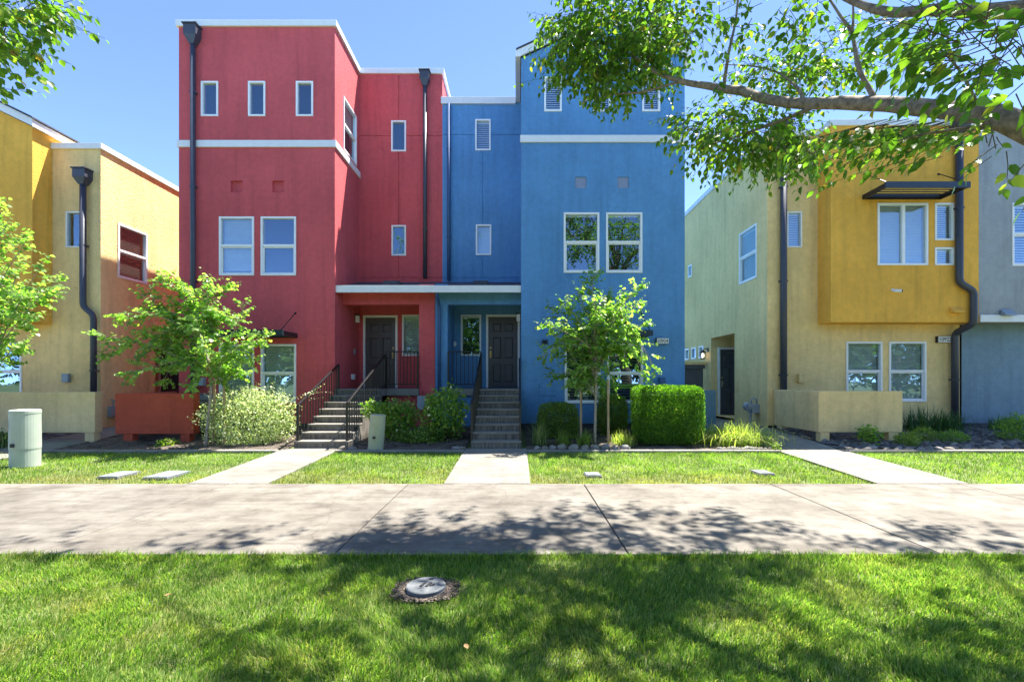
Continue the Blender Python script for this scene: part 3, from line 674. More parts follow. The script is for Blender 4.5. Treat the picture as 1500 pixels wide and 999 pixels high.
# ---------------------------------------------------------------- the two yellow houses
YY = 13.2; YO = 12.65
def yellow_house(xc, s, zt, name_label, box_o, full):
    X = lambda o: xc + s * o
    h = thing('yellow_house', (X(2.5), YY, .25), name_label, 'house')
    sidef = (lambda u, v, d: (xc + s * d, u, v))
    def fx(a, b): return (min(X(a), X(b)), max(X(a), X(b)))
    W = MB()
    sm = fx(.54, .97) + (Z(363, YY), Z(310, YY))
    lo = [fx(2.2, 3.22) + (Z(588.5, YY), Z(500.5, YY)), fx(3.40, 4.45) + (Z(588.5, YY), Z(500.5, YY))]
    wall(W, front(YY), *fx(0, 5.39), .35, zt, [hole(r) for r in [sm] + lo])
    sw = (13.76, 14.86, 4.62, 6.22)
    small = [(a, b, 2.46, 2.93) for a, b in ((17.69, 18.16), (18.44, 18.94), (19.22, 19.66))] + [(18.9, 19.3, 5.8, 6.3)]
    wall(W, sidef, YY, 24, .2, zt, [hole(sw), (15.19, 17.04, .38, 3.14, 1.3, True)] + [hole(r) for r in small])
    W.quad((X(0), 24, .2), (X(5.39), 24, .2), (X(5.39), 24, zt), (X(0), 24, zt)); W.quad((X(0), YY, zt - .03), (X(5.39), YY, zt - .03), (X(5.39), 24, zt - .03), (X(0), 24, zt - .03))
    W.build('wall', 'yellow_stucco', h)
    W = MB(); bz = Z(472, YO); bt = zt if full else 8.42
    big = fx(2.66, 4.02) + (Z(389, YO), Z(297.5, YO)); n1 = fx(4.2, 4.72) + (Z(352.5, YO), Z(297.5, YO)); n2 = fx(4.2, 4.72) + (Z(389, YO), Z(362.5, YO))
    wall(W, front(YO), *fx(box_o, 5.39), bz, bt, [hole(r) for r in (big, n1, n2)])
    W.quad((X(box_o), YO, bz), (X(box_o), YY - .002, bz), (X(box_o), YY - .002, bt), (X(box_o), YO, bt))
    W.quad((X(box_o), YO, bz), (X(5.39), YO, bz), (X(5.39), YY - .002, bz), (X(box_o), YY - .002, bz))
    if not full:
        W.quad((X(box_o), YY - .002, zt - .3), (X(box_o), 24, zt - .3), (X(box_o), 24, bt), (X(box_o), YY - .002, bt))
        W.add([(X(box_o), YO, bt), (X(5.39), YO, bt), (X(5.39), YO, bt + (5.39 - box_o) * .487)], [(0, 1, 2)])
    W.build('bay_wall', 'ochre_stucco', h)
    window(h, front(YO), big, 'slider', 'shade' if full else None); window(h, front(YO), n1, 'fixed', 'white', 1.1, fw=.05); window(h, front(YO), n2, 'fixed', 'white', 1.1, fw=.05)
    window(h, front(YY), sm, 'fixed', 'white' if full else 'dark', 1.1, fw=.041)
    for r in lo: window(h, front(YY), r, 'hung', 'shade' if full else 'dark', 1.0)
    window(h, sidef, sw, 'hung', 'white' if full else 'dark', 1.0)
    for r in small: window(h, sidef, r, 'fixed', 'shade', fw=.06)
    jam = (lambda u, v, d: (u, 16.95 + d, v))
    dd = door(h, jam, *fx(.22, 1.24), .40, Z(509, 17.0), 'door_paint', 'l' if s > 0 else 'r', 'steel')
    b = MB(); b.box(*fx(.0, 1.28), 15.22, 17.03, .30, .379); b.build('door_step', 'tread_concrete', h)
    c = MB(); c.box(*fx(-.06, (5.39 if False else box_o)), YY - .06, YY + .2, zt - .06, zt + .10); c.box(*fx(-.06, .2), YY + .2, 24, zt - .06, zt + .10)
    if full:
        c.box(*fx(box_o - .06, 5.40), YO - .06, YO + .25, zt - .06, zt + .10); c.box(*fx(box_o - .06, box_o + .2), YO + .25, YY - .06, zt - .06, zt + .10); c.box(*fx(box_o, 5.4), YO + .25, 24, zt - .05, zt + .02)
    c.build('parapet_cap', 'white_trim', h, bevel=.01)
    wallbox(h, 'junction_box', *sorted((VX + (X(.92) - .09) * F / YY, VX + (X(.92) + .09) * F / YY)), 547.5, 560, YY, .1, 'box_grey' if not full else 'yellow_stucco')
    b = MB(); b.fbox(sidef, 14.95, 15.08 + .02, Z(575, 14.5), Z(559, 14.5), -.02, -.001); b.build('access_panel', 'yellow_stucco', h)
    if full: # lantern with a lit bulb
        l = MB(); l.fbox(sidef, 17.24, 17.36, 2.66, 2.82, -.03, -.001); l.tube([sidef(17.3, 2.74, -.02), sidef(17.3, 2.79, -.1), sidef(17.3, 2.74, -.2)], .016, 6)
        o = l.build('wall_lantern', 'black_rail', h)
        q = MB(); q.lathe(xc - s * .2, 17.3, [(.02, 2.74), (.12, 2.66), (.12, 2.64), (.02, 2.64)], 10)
        for k in range(4): a = math.pi / 4 + k * math.pi / 2; q.tube([(xc - s * .2 + .1 * math.cos(a), 17.3 + .1 * math.sin(a), 2.64), (xc - s * .2 + .085 * math.cos(a), 17.3 + .085 * math.sin(a), 2.42)], .009, 5)
        q.lathe(xc - s * .2, 17.3, [(.09, 2.40), (.09, 2.42)], 10); q.build('lantern_cage', 'black_rail', o)
        q = MB(); q.lathe(xc - s * .2, 17.3, [(.02, 2.46), (.045, 2.5), (.05, 2.55), (.02, 2.61)], 10); q.build('bulb', 'bulb_lit', o, smooth=True)
    return h
m, nt, out = new_mat('bulb_lit'); e = N(nt, 'ShaderNodeEmission'); e.inputs['Color'].default_value = (1, .75, .45, 1); e.inputs['Strength'].default_value = 1.2; L(nt, e.outputs[0], out.inputs[0])
hr = yellow_house(U(1124, YY), 1, 8.49, 'pale yellow house with ochre bay over ground floor windows and a black awning', U(1198, YY) - U(1124, YY), True)
hl = yellow_house(U(147.5, YY), -1, 8.14, 'pale yellow house with brown blinds and a sloping white roof edge, beside red house', 1.35, False)
# right house extras
xc = U(1124, YY)
downspout(hr, 0, 0, 0, [(U(1148, 13.1), Z(205, 13.1), 13.1), (U(1148, 13.1), .45, 13.1)], (.36, .45), .085)
downspout(hr, 0, 0, 0, [(U(1405.5, 12.55), Z(196, 12.55), 12.55), (U(1405.5, 12.55), Z(414, 12.55), 12.55), (U(1426.5, 12.55), Z(427, 12.55), 12.55), (U(1426.5, 12.55), Z(474, 12.55), 12.55), (U(1399, 13.09), Z(488, 13.09), 13.09), (U(1399, 13.09), .35, 13.09)], (.4, .5), .085)
awning(hr, U(1263, YO), U(1378, YO), YO, Z(289.5, YO), .78)
def hood(parent, px, py, d, mat):
    x, z = U(px, d), Z(py, d)
    b = MB(); b.hexa([(x - .15, d - .14, z - .09), (x + .15, d - .14, z - .09), (x + .15, d - .001, z - .09), (x - .15, d - .001, z - .09), (x - .15, d - .13, z - .05), (x + .15, d - .13, z - .05), (x + .15, d - .001, z + .09), (x - .15, d - .001, z + .09)])
    b.build('vent_hood', mat, parent, bevel=.008)
hood(hr, 1399, 454, YO, 'ochre_stucco')
# left house extras: leader, rake roof
downspout(hl, 0, 0, 0, [(U(121.5, 13.08), Z(271, 13.08), 13.08), (U(121.5, 13.08), Z(449, 13.08), 13.08), (U(137, 13.08), Z(462, 13.08), 13.08), (U(137, 13.08), .35, 13.08)], (.34, .40), .075)
xe = U(147.5, YY) - 1.35
r_ = MB(); sl = .487; z0 = 8.36
r_.prism([(xe + .12, z0 + .02), (xe - 5, z0 + .02 + 5.12 * sl), (xe - 5, z0 + .22 + 5.12 * sl), (xe + .12, z0 + .22)], 'y', YO - .12, YO - .06); r_.box(xe + .06, xe + .12, YO - .058, 24, z0 + .02, z0 + .2)
o = r_.build('rake_board', 'white_trim', hl)
r_ = MB(); r_.prism([(xe + .16, z0 + .21), (xe - 5, z0 + .23 + 5.12 * sl), (xe - 5, z0 + .28 + 5.12 * sl), (xe + .16, z0 + .25)], 'y', YO - .17, 24); r_.prism([(xe + .05, z0 + .10), (xe - 5, z0 + .05 + 5.05 * sl), (xe - 5, z0 + .2 + 5.05 * sl), (xe + .05, z0 + .2)], 'y', YO - .05, 24)
r_.build('roof', 'roof_shingle', hl)

# ---------------------------------------------------------------- grey house at the right edge
gh = thing('grey_townhouse', (15, 13.2, .25), 'grey-blue stucco house wall at right edge with white band above its ground floor', 'townhouse')
GX = U(1433.5, YO); GX0 = U(1408, YY)
W = MB(); gw = (U(1482, YO), U(1482, YO) + 1.15, Z(390, YO), Z(297.5, YO))
wall(W, front(YO), GX + .004, 22, Z(472, YO), 8.6, [hole(gw)])
W.quad((GX + .004, YO, Z(472, YO)), (22, YO, Z(472, YO)), (22, YY, Z(472, YO)), (GX + .004, YY, Z(472, YO)))
W.quad((22, YO, .2), (22, 24, .2), (22, 24, 8.6), (22, YO, 8.6)); W.quad((GX, YO, 8.59), (22, YO, 8.59), (22, 24, 8.59), (GX, 24, 8.59)); W.quad((GX0, 24, .2), (22, 24, .2), (22, 24, 8.6), (GX0, 24, 8.6))
W.quad((GX + .004, YO, 8.6), (GX + .004, 24, 8.6), (GX + .004, 24, 7), (GX + .004, YO, 7))
W.build('wall', 'grey_stucco', gh)
W = MB(); wall(W, front(YY), GX0 + .01, 22, .42, Z(472, YO) - .003); W.build('lower_wall', 'greyblue_stucco', gh)
c = MB(); c.box(GX + .006, 22, YO - .045, YO - .001, Z(472, YO), Z(461.5, YO)); c.build('trim_band', 'white_trim', gh, bevel=.008)
c = MB(); c.box(GX + .08, 22, YO - .06, YO + .25, 8.5, 8.7); c.build('parapet_cap', 'white_trim', gh)
window(gh, front(YO), gw, 'hung', 'white', 1.0, pitch=.07)
hood(gh, 1474, 458, YO - .046, 'box_grey')
fb = MB(); fb.box(GX0 + .05, 22, YY + .04, YY + .3, 0, .419); fb.build('foundation', 'dark_pipe', gh)

# security camera, number plaques, meters
sc_ = MB(); x, z = U(1311, YO), Z(427.5, YO)
cam_o = thing('security_camera', (x, YO - .1, z), 'small white bullet camera fixed to the ochre bay wall', 'camera')
sc_.tube([(x - .07, YO - .002, z + .04), (x - .07, YO - .03, z + .04)], .04, 12); sc_.tube([(x - .07, YO - .03, z + .04), (x - .05, YO - .08, z + .01)], .015, 8); sc_.tube([(x - .07, YO - .06, z + .015), (x + .05, YO - .17, z - .01)], .042, 14); sc_.build('camera_body', 'plaque_white', cam_o, smooth=False)
q = MB(); q.tube([(x + .05, YO - .171, z - .01), (x + .062, YO - .182, z - .012)], .038, 14); q.build('lens', 'rubber', cam_o)
def plaque(px0, px1, py0, py1, d, txt, label):
    x0, x1, z0, z1 = U(px0, d), U(px1, d), Z(py1, d), Z(py0, d)
    o = thing('number_plaque', ((x0 + x1) / 2, d, z0), label, 'house number')
    b = MB(); b.box(x0, x1, d - .07, d - .001, z0, z1); b.build('backplate', 'ink', o)
    b = MB(); b.box(x0 + .025, x1 - .006, d - .078, d - .071, z0 + .006, z1 - .006); b.build('face_panel', 'plaque_white', o)
    text_mesh(txt, (z1 - z0) * .92, 'ink', 'digits', ((x0 + x1) / 2 + .012, d - .082, (z0 + z1) / 2), o, .003, (x1 - x0) * .78)
plaque(960, 978.5, 495.5, 504, Y0, '10924', 'white house number plaque reading 10924 on the blue wall')
plaque(1370, 1391.5, 493, 502, YY, '10922', 'white house number plaque reading 10922 on the yellow wall')
plaque(288, 306, 501.5, 509.5, Y0, '10926', 'white house number plaque half hidden by tree leaves on the red wall')
def gas_meter(p, n, label, s=1.0, post='plaque_white'):
    """regulator, meter body and riser standing off a wall; n = outward direction in x"""
    x, y, z = p
    o = thing('gas_meter', (x, y, gz(y)), label, 'gas meter')
    b = MB(); b.box(x - .14 * s, x + .16 * s, y - .14, y + .14, z - .16 * s, z + .14 * s); b.lathe(x, y, [(.16 * s, z - .02), (.17 * s, z), (.17 * s, z + .02), (.16 * s, z + .03)], 16)
    b.build('meter_body', 'meter_grey', o, bevel=.04)
    b = MB(); b.tube([(x - .26 * s, y - .05, z + .06), (x - .26 * s, y - .16, z + .06)], [.15 * s, .12 * s], 18); b.tube([(x - .26 * s, y - .16, z + .06), (x - .26 * s, y - .21, z + .06)], .05, 12); b.build('regulator', 'meter_grey', o, bevel=.01)
    b = MB(); b.tube([(x + .1 * s, y, z + .14 * s), (x + .1 * s, y, z + .3 * s), (x + .0 * s, y, z + .36 * s), (x - .08 * s, y, z + .3 * s), (x - .08 * s, y, z + .12 * s)], .022, 8); b.tube([(x + .1 * s, y, z + .3 * s), (x + .3 * s, y, z + .32 * s)], .02, 8)
    b.build('pipe', 'meter_grey', o, smooth=True)
    b = MB(); b.tube([(x - .12 * s, y - .02, gz(y) - .05), (x - .12 * s, y - .02, z - .13 * s)], .028, 8); b.tube([(x - .12 * s, y - .02, z - .22 * s), (x - .12 * s, y - .02, z - .3 * s)], .04, 8); b.build('riser', post, o)
gas_meter((U(161, 13.55), 13.55, Z(602, 13.55)), 1, 'grey gas meter on a white riser beside tan wall at the yellow house corner')
gas_meter((U(1105, 13.75) - .02, 13.75, Z(598, 13.75)), -1, 'grey gas meter on the yellow side wall near the dark entry door', .85, 'meter_grey')
x, z = U(619, 13.5), Z(590, 13.5)
o = thing('electric_meter', (x, 13.55, z - .3), 'grey round-bottomed meter on the red porch base wall behind the shrubs', 'meter')
b = MB(); b.box(x - .15, x + .13, 13.44, 13.60, z - .05, z + .2); b.build('meter_box', 'meter_grey', o, bevel=.03)
b = MB(); b.tube([(x - .01, 13.60, z - .06), (x - .01, 13.40, z - .06)], .14, 20); b.build('meter_dial', 'meter_grey', o, bevel=.015)
b = MB(); b.tube([(x - .05, 13.55, z + .2), (x - .05, 13.56, z + .34), (x + .05, 13.56, z + .34), (x + .05, 13.55, z + .2)], .02, 8); b.tube([(x + .02, 13.585, z + .3), (x - .14, 13.585, z + .75)], .008, 5); b.build('conduit', 'red_stucco', o)

# ---------------------------------------------------------------- low screen walls
def screen_wall(label, mat, segs, feet, z0, z1):
    ps = [(s_[0], s_[2]) for s_ in segs]
    o = thing('screen_wall', (segs[0][0], segs[0][2], z0 - .2), label, 'wall')
    b = MB()
    for s_ in segs: b.box(*s_, z0, z1)
    b.build('wall_panel', mat, o, bevel=.012)
    for (fx_, fy) in feet:
        b = MB(); b.box(fx_ - .11, fx_ + .11, fy - .09, fy + .09, gz(fy) - .1, z0 - .001); b.build('foot', mat, o, bevel=.008)
screen_wall('low red stucco screen wall on short feet in front of the red house', 'red_wall', [(-9.57, -7.70, 11.2, 11.42), (-9.57, -9.35, 11.423, 12.95)], [(-9.28, 11.31), (-7.92, 11.31)], .34, 1.305)
screen_wall('low tan stucco screen wall below brown-blind window of the left house', 'tan_wall', [(-15.5, -10.05, 11.2, 11.42)], [(-10.2, 11.31), (-13, 11.31)], .37, 1.335)
screen_wall('low pale yellow screen wall turning a corner in front of the right house', 'yellow_wall', [(7.16, 9.16, 11.2, 11.40), (7.16, 7.36, 11.403, 13.19)], [(7.32, 11.3), (8.95, 11.3), (7.26, 12.9)], .38, 1.36)
screen_wall('low blue-grey screen wall behind the square hedge', 'bluegrey_stucco', [(2.96, 5.06, 12.0, 12.18)], [(3.1, 12.09), (4.9, 12.09)], .22, 1.36)
# AC unit
o = thing('ac_unit', (-8.1, 12.4, .25), 'grey air conditioner condenser behind the red screen wall', 'air conditioner')
b = MB(); b.box(-8.65, -7.9, 12.1, 12.8, .3, 1.22); b.build('casing', 'ac_metal', o, bevel=.02)
b = MB()
for k in range(9): b.box(-8.6, -7.95, 12.085, 12.099, .4 + k * .085, .435 + k * .085)
b.build('louvres', 'gate_grey', o)
b = MB(); b.lathe(-8.27, 12.45, [(.3, 1.221), (.3, 1.25), (.1, 1.27)], 20); b.build('fan_grille', 'gate_grey', o)
# gate across the gap
o = thing('side_gate', (5.8, 17.5, .3), 'dark grey board gate closing the gap between blue and yellow houses', 'gate')
b = MB(); x = 4.66
while x < 6.9: b.box(x, min(x + .19, 6.9), 17.5, 17.53, .36, 2.2); x += .196
b.build('board_panel', 'gate_grey', o)
b = MB(); b.box(4.64, 6.95, 17.44, 17.499, 2.06, 2.2); b.box(4.64, 6.95, 17.44, 17.499, .5, .62); b.build('gate_frame', 'gate_grey', o)
b = MB(); b.box(4.64, 6.99, 17.40, 17.55, 2.2005, 2.30); b.build('top_trim', 'yellow_stucco', o)

# ---------------------------------------------------------------- stairs and railings
def stairs(label, x0, x1, y0, y1, z0, z1, n=8, cheek=None):
    o = thing('entry_stairs', ((x0 + x1) / 2, y0, z0), label, 'stairs')
    t = (y1 - y0) / n; r = (z1 - z0) / n
    for k in range(n):
        b = MB(); a = y0 + t * k; b.box(x0 + .004, x1 - .004, a + .018, y1 if k == n - 1 else a + t + .02, z0 - .1, z0 + r * (k + 1) - .042); s_ = b.build('step', 'step_concrete', o)
        b = MB(); b.box(x0, x1, a, a + t - .001, z0 + r * (k + 1) - .0415, z0 + r * (k + 1)); b.build('tread', 'tread_concrete', s_, bevel=.012)
    return o
SY0, SY1 = 10.45, 13.098
stairs('pale concrete entry stairs climbing to the red porch', -4.97, -3.76, SY0, SY1, .105, 1.378)
stairs('dark-streaked concrete entry stairs climbing to the blue porch', -1.03, .088, SY0, SY1, .105, 1.378)
b = MB(); b.v and None
def railing(label, x, ya, za, yb, zb, h=.98, n=17, xb=None, name='stair_railing'):
    xb = x if xb is None else xb
    A = Vector((x, ya, za)); B = Vector((xb, yb, zb)); up = Vector((0, 0, 1))
    o = thing(name, tuple(A), label, 'railing')
    b = MB(); b.bar(A + up * h, B + up * h, .05, .035); b.build('handrail', 'black_rail', o, bevel=.005)
    b = MB(); b.bar(A + up * .12, B + up * .12, .03, .03); b.build('bottom_rail', 'black_rail', o)
    for p in (A, B):
        b = MB(); b.box(p.x - .022, p.x + .022, p.y - .022, p.y + .022, p.z - .06, p.z + h - .01); b.build('post', 'black_rail', o)
    base = None
    for i in range(1, n):
        p = A.lerp(B, i / n)
        if base is None:
            b = MB(); b.box(p.x - .009, p.x + .009, p.y - .009, p.y + .009, p.z + .12, p.z + h - .015); base = b.build('baluster', 'black_rail', o); p0 = p
        else:
            c_ = base.copy(); COL.objects.link(c_); c_.parent = o; c_.location = base.location + (p - p0)
    return o
railing('black metal railing on the left edge of the red stairs beside the variegated bush', -4.90, 10.5, .13, 12.9, 1.12, .93, 15)
railing('long black metal railing on the right edge of the red stairs', -3.80, 10.5, .13, 13.5, 1.36, .97, 19)
railing('black metal railing on the left edge of the blue stairs', -1.02, 10.5, .13, 13.25, 1.38, .97, 18)
railing('thin black metal railing on the right edge of the blue stairs against the blue wall', .06, 10.55, .13, 12.95, 1.25, .97, 4)
railing('level black railing along the red porch edge', -3.78, 13.56, 1.38, 13.56, 1.38, 1.06, 9, XC0 - .03, 'porch_railing')
railing('level black railing along the blue porch edge', XB1 + .03, 13.56, 1.38, 13.56, 1.38, 1.06, 8, -1.05, 'porch_railing')

# ---------------------------------------------------------------- utility pedestals and lids
def pedestal(label, x, y, r0, h, mat, tilt=0, decal=False):
    z = gz(y) - .03
    o = thing('utility_pedestal', (x, y, z), label, 'pedestal')
    b = MB(); b.lathe(x, y, [(r0 * 1.0, z), (r0 * 1.0, z + h * .30), (r0 * .97, z + h * .305)], 32); b.build('base_section', mat, o)
    b = MB(); b.lathe(x, y, [(r0 * 1.02, z + h * .305), (r0 * 1.03, z + h * .33), (r0 * 1.01, z + h * .93), (r0 * 1.03, z + h * .935), (r0 * 1.03, z + h * .985), (r0 * .96, z + h), (r0 * .3, z + h + .012)], 32)
    d_ = b.build('dome', mat, o)
    if decal:
        b = MB(); 
        for k in range(5):
            a0 = math.radians(-128 + k * 0); 
            for j in range(6 if k < 3 else 5):
                a = math.radians(-135 + j * 4); q = r0 * 1.022 + .002; a2 = a + math.radians(3.0 if (j + k) % 3 else 1.6)
                z1 = z + h * .80 - k * .035
                b.quad((x + q * math.cos(a), y + q * math.sin(a), z1), (x + q * math.cos(a2), y + q * math.sin(a2), z1), (x + q * math.cos(a2), y + q * math.sin(a2), z1 + .02), (x + q * math.cos(a), y + q * math.sin(a), z1 + .02))
        b.build('decal', 'decal', d_)
    b = MB(); b.box(x - .03, x + .03, y - r0 * 1.05 - .02, y - r0 * .9, z + h * .36, z + h * .42); b.build('latch', 'rubber', d_)
    o.rotation_euler = (0, math.radians(tilt), 0)
    return o
pedestal('big pale green round utility pedestal on the left lawn', U(37, 8.75), 8.75, .212, 1.05, 'pedestal_green', 0, True)
pedestal('smaller khaki utility pedestal leaning slightly beside the red stairs', U(550, 10.3), 10.3, .165, .80, 'pedestal_khaki', 4)

# valve box lid in the front lawn, with cast marks
x, y = U(624, 3.62), 3.62
o = thing('valve_lid', (x, y, -.03), 'round grey valve box lid with cast slots in the front lawn', 'lid')
b = MB(); b.lathe(x, y, [(.150, -.06), (.150, .010), (.143, .017)], 40); b.build('valve_ring', 'slate_rim', o)
b = MB(); b.lathe(x, y, [(.148, .018), (.150, .022), (.150, .032), (.144, .037), (.02, .038)], 40); b.build('lid_plate', 'lid_concrete', o)
b = MB(); b.box(x + .005, x + .04, y + .09, y + .115, .0375, .0405); b.bar((x - .035, y - .035, .041), (x - .010, y + .03, .041), .018, .006); b.bar((x + .010, y - .04, .041), (x + .035, y + .03, .041), .018, .006); b.bar((x + .035, y - .03, .041), (x + .065, y + .0, .041), .01, .006)
b.build('cast_mark', 'rubber', o)
def flat_lid(label, px0, px1, py0, py1, z=.02, mat='lid_plastic', skew=0):
    ya = F * (CAMZ - z) / (py1 - VY); yb = F * (CAMZ - z) / (py0 - VY)
    z = gz((ya + yb) / 2) + .015
    x0, x1 = U(px0, ya), U(px1, ya)
    o = thing('box_lid', ((x0 + x1) / 2, ya, z - .05), label, 'lid')
    b = MB(); b.box(x0, x1, ya, yb, z - .10, z - .022); b.build('lid_frame', 'slate_rim', o, bevel=.006)
    b = MB(); b.box(x0 + .015, x1 - .015, ya + .015, yb - .015, z - .021, z - .004); b.build('lid_plate', mat, o, bevel=.006)
    b = MB(); b.box((x0 + x1) / 2 - .04, (x0 + x1) / 2 + .04, ya + .05, ya + .08, z - .0035, z - .001); b.build('lift_slot', 'slate_rim', o)
flat_lid('pale rectangular box lid in left lawn, the one farther from the red walkway', 140, 172, 690.5, 699, .02, 'lid_plastic')
flat_lid('pale rectangular box lid in left lawn, the one nearer the red walkway', 207, 245, 690, 700, .02, 'lid_plastic')
flat_lid('small pale plastic lid in the middle of the lawn below the square hedge', 858, 882, 692, 697, .02, 'lid_plastic')
flat_lid('grey sprinkler lid in the lawn before the straw grass clump', 1112, 1137, 689, 695, .02, 'lid_concrete')
ya = 7.62
o = thing('meter_lid', (-.35, ya, 0), 'rectangular concrete meter lid set flush in the blue walkway', 'lid')
b = MB(); b.box(-.66, -.16, 7.75, 8.28, -.04, .016); b.build('lid_frame', 'edging_concrete', o)
b = MB(); b.box(-.63, -.19, 7.78, 8.25, .0165, .0245); b.build('lid_plate', 'walk_concrete', o, bevel=.004)
b = MB(); b.box(-.48, -.44, 8.0, 8.03, .0248, .0262); b.box(-.36, -.32, 8.0, 8.03, .0248, .0262); b.build('lift_slot', 'rubber', o)
# ================================================================== VEGETATION
def unit(a): return a / np.maximum(np.linalg.norm(a, axis=1, keepdims=True), 1e-9)
LEAF_T = np.array([(0, 0, 0), (0, .5, -.05), (0, 1, -.14), (-.36, .20, .03), (-.40, .55, .02), (.36, .20, .03), (.40, .55, .02), (0, .22, -.01)])
LEAF_F = np.array([(0, 7, 3), (7, 1, 4), (7, 4, 3), (1, 2, 4), (0, 5, 7), (7, 6, 1), (7, 5, 6), (1, 6, 2)])
HEART_T = LEAF_T * np.array([1.25, 1, 1]); HEART_T[3] = (-.48, .14, .04); HEART_T[5] = (.48, .14, .04); HEART_T[4] = (-.46, .5, .02); HEART_T[6] = (.46, .5, .02)
SMALL_T = np.array([(0, 0, 0), (-.32, .45, .05), (0, 1, -.06), (.32, .45, .05)]); SMALL_F = np.array([(0, 3, 2), (0, 2, 1)])
def leaves_mesh(name, Pt, Dr, Nr, S, mat, parent=None, T=LEAF_T, Fc=LEAF_F, wid=1.0):
    """leaf blades at points Pt, axis Dr, face normal hint Nr, length S"""
    Pt = np.asarray(Pt, float); Dr = unit(np.asarray(Dr, float)); Nr = np.asarray(Nr, float); S = np.asarray(S, float)
    X = unit(np.cross(Dr, Nr)); Zv = np.cross(X, Dr)
    curl = RNG.uniform(.3, 2.2, len(Pt))
    V = (Pt[:, None, :] + S[:, None, None] * (X[:, None, :] * (T[None, :, 0:1] * wid) + Dr[:, None, :] * T[None, :, 1:2] + Zv[:, None, :] * (T[None, :, 2:3] * curl[:, None, None])))
    n, k = len(Pt), len(T)
    fs = (np.arange(n)[:, None, None] * k + Fc[None]).reshape(-1, 3)
    return np_mesh(name, V.reshape(-1, 3), [fs], mat, parent)
def rvec(): return Vector(RNG.normal(size=3)).normalized()
class Foliage:
    """collects twigs and leaves grown along them"""
    def __init__(s): s.P = []; s.D = []; s.N = []; s.S = []; s.tw = MB()
    def twig(s, p, d, length, size, step=.045, droop=.25, wander=.18, rad=.004, leafdroop=.5, tw=True, skip=.1, spread=.9, flat=.6, taper=.45):
        p = Vector(p); d = Vector(d).normalized(); pts = [p.copy()]; n = max(3, int(length / step)); side = 1
        for i in range(n):
            d = (d + rvec() * wander * .5 + Vector((0, 0, -droop * step * 2.2))).normalized()
            p = p + d * step; pts.append(p.copy())
            if i < n * .12 or RNG.random() < skip: side = -side; continue
            lat = d.cross(Vector((0, 0, 1)))
            lat = (lat.normalized() if lat.length > .1 else rvec()) * side; side = -side
            ld = (d * .55 + lat * spread + Vector((0, 0, -leafdroop)) + rvec() * .30).normalized()
            nn = (Vector((0, 0, 1)) * flat + rvec() * .55 + d * .15).normalized()
            k = size * RNG.uniform(.7, 1.15) * (1 - taper * (i / n) ** 2)
            s.P.append(p + lat * .006); s.D.append(ld); s.N.append(nn); s.S.append(k)
        if tw: s.tw.tube(pts[::2] if len(pts) > 4 else pts, [max(.0012, rad * (1 - .75 * j / len(pts[::2] if len(pts) > 4 else pts))) for j in range(len(pts[::2] if len(pts) > 4 else pts))], 4, False)
        return pts
    def leaf(s, p, d, nn, k): s.P.append(p); s.D.append(d); s.N.append(nn); s.S.append(k)
    def finish(s, parent, mat, tmat='twig', T=LEAF_T, Fc=LEAF_F, wid=1.0, name='leaves'):
        leaves_mesh(name, s.P, s.D, s.N, s.S, mat, parent, T, Fc, wid)
        if s.tw.v: s.tw.build('twigs', tmat, parent, recalc=False)
def smooth_path(pts, n=5):
    """Catmull-Rom through (Vector) points"""
    P_ = [Vector(p) for p in pts]; P_ = [P_[0] * 2 - P_[1]] + P_ + [P_[-1] * 2 - P_[-2]]; out = []
    for i in range(1, len(P_) - 2):
        for k in range(n):
            t = k / n; a, b, c, d = P_[i - 1:i + 3]
            out.append(.5 * ((2 * b) + (c - a) * t + (2 * a - 5 * b + 4 * c - d) * t * t + (3 * b - a - 3 * c + d) * t ** 3))
    out.append(P_[-2]); return out
def lerp_list(r, m): return list(np.interp(np.linspace(0, len(r) - 1, m), range(len(r)), r))
def inside(n, c, rad, shell=.0):
    v = unit(RNG.normal(size=(n, 3))); r = (shell ** 3 + (1 - shell ** 3) * RNG.random(n)) ** (1 / 3)
    return np.asarray(c) + v * r[:, None] * np.asarray(rad), v

# ---------------------------------------------------------------- young street trees with stakes
def young_tree(label, base, fork, targets, nfill, size, dep, seed, leafd=.55, mat='leaf_young', stakes=(), name='young_tree', extra=()):
    global RNG
    RNG = np.random.default_rng(seed)
    o = thing(name, tuple(base), label, 'tree')
    top = fork[-1]
    path = smooth_path([base] + list(fork), 5)
    t = MB(); t.tube(path, lerp_list([.036, .030, .027, .024, .018], len(path)), 8); t.build('trunk', 'bark_pale', o, smooth=True)
    f = Foliage(); br = MB()
    cen = sum(targets, Vector()) / len(targets)
    allb = []
    for T_ in list(targets):
        k = int(RNG.integers(max(1, len(path) // 3), len(path)))
        s0 = path[k]; mid = s0.lerp(T_, .5) + Vector((0, 0, .12 + .15 * RNG.random())) + rvec() * .1
        bp_ = smooth_path([s0, mid, T_], 6); br.tube(bp_, lerp_list([.016, .010, .004], len(bp_)), 6, False); allb.append(bp_)
    br.build('limbs', 'bark_pale', o, smooth=True)
    for bp_ in allb:
        n = len(bp_)
        for j in range(2, n):
            for q in range(nfill):
                d = (bp_[j] - bp_[j - 1]).normalized(); w = rvec(); dd = (d * .8 + w * .9 + Vector((0, 0, .12))).normalized()
                f.twig(bp_[j].lerp(bp_[j - 1], RNG.random()), dd, RNG.uniform(.20, .46) * (1.0 if j < n - 1 else .7), size, .042, .2, .25, .003, leafd, skip=.05, taper=.3)
        f.twig(bp_[-2], (bp_[-1] - bp_[-2]), .42, size, .042, -.15, .15, .004, .3, taper=.5)
    f.finish(o, mat, 'bark_pale', HEART_T)
    return o
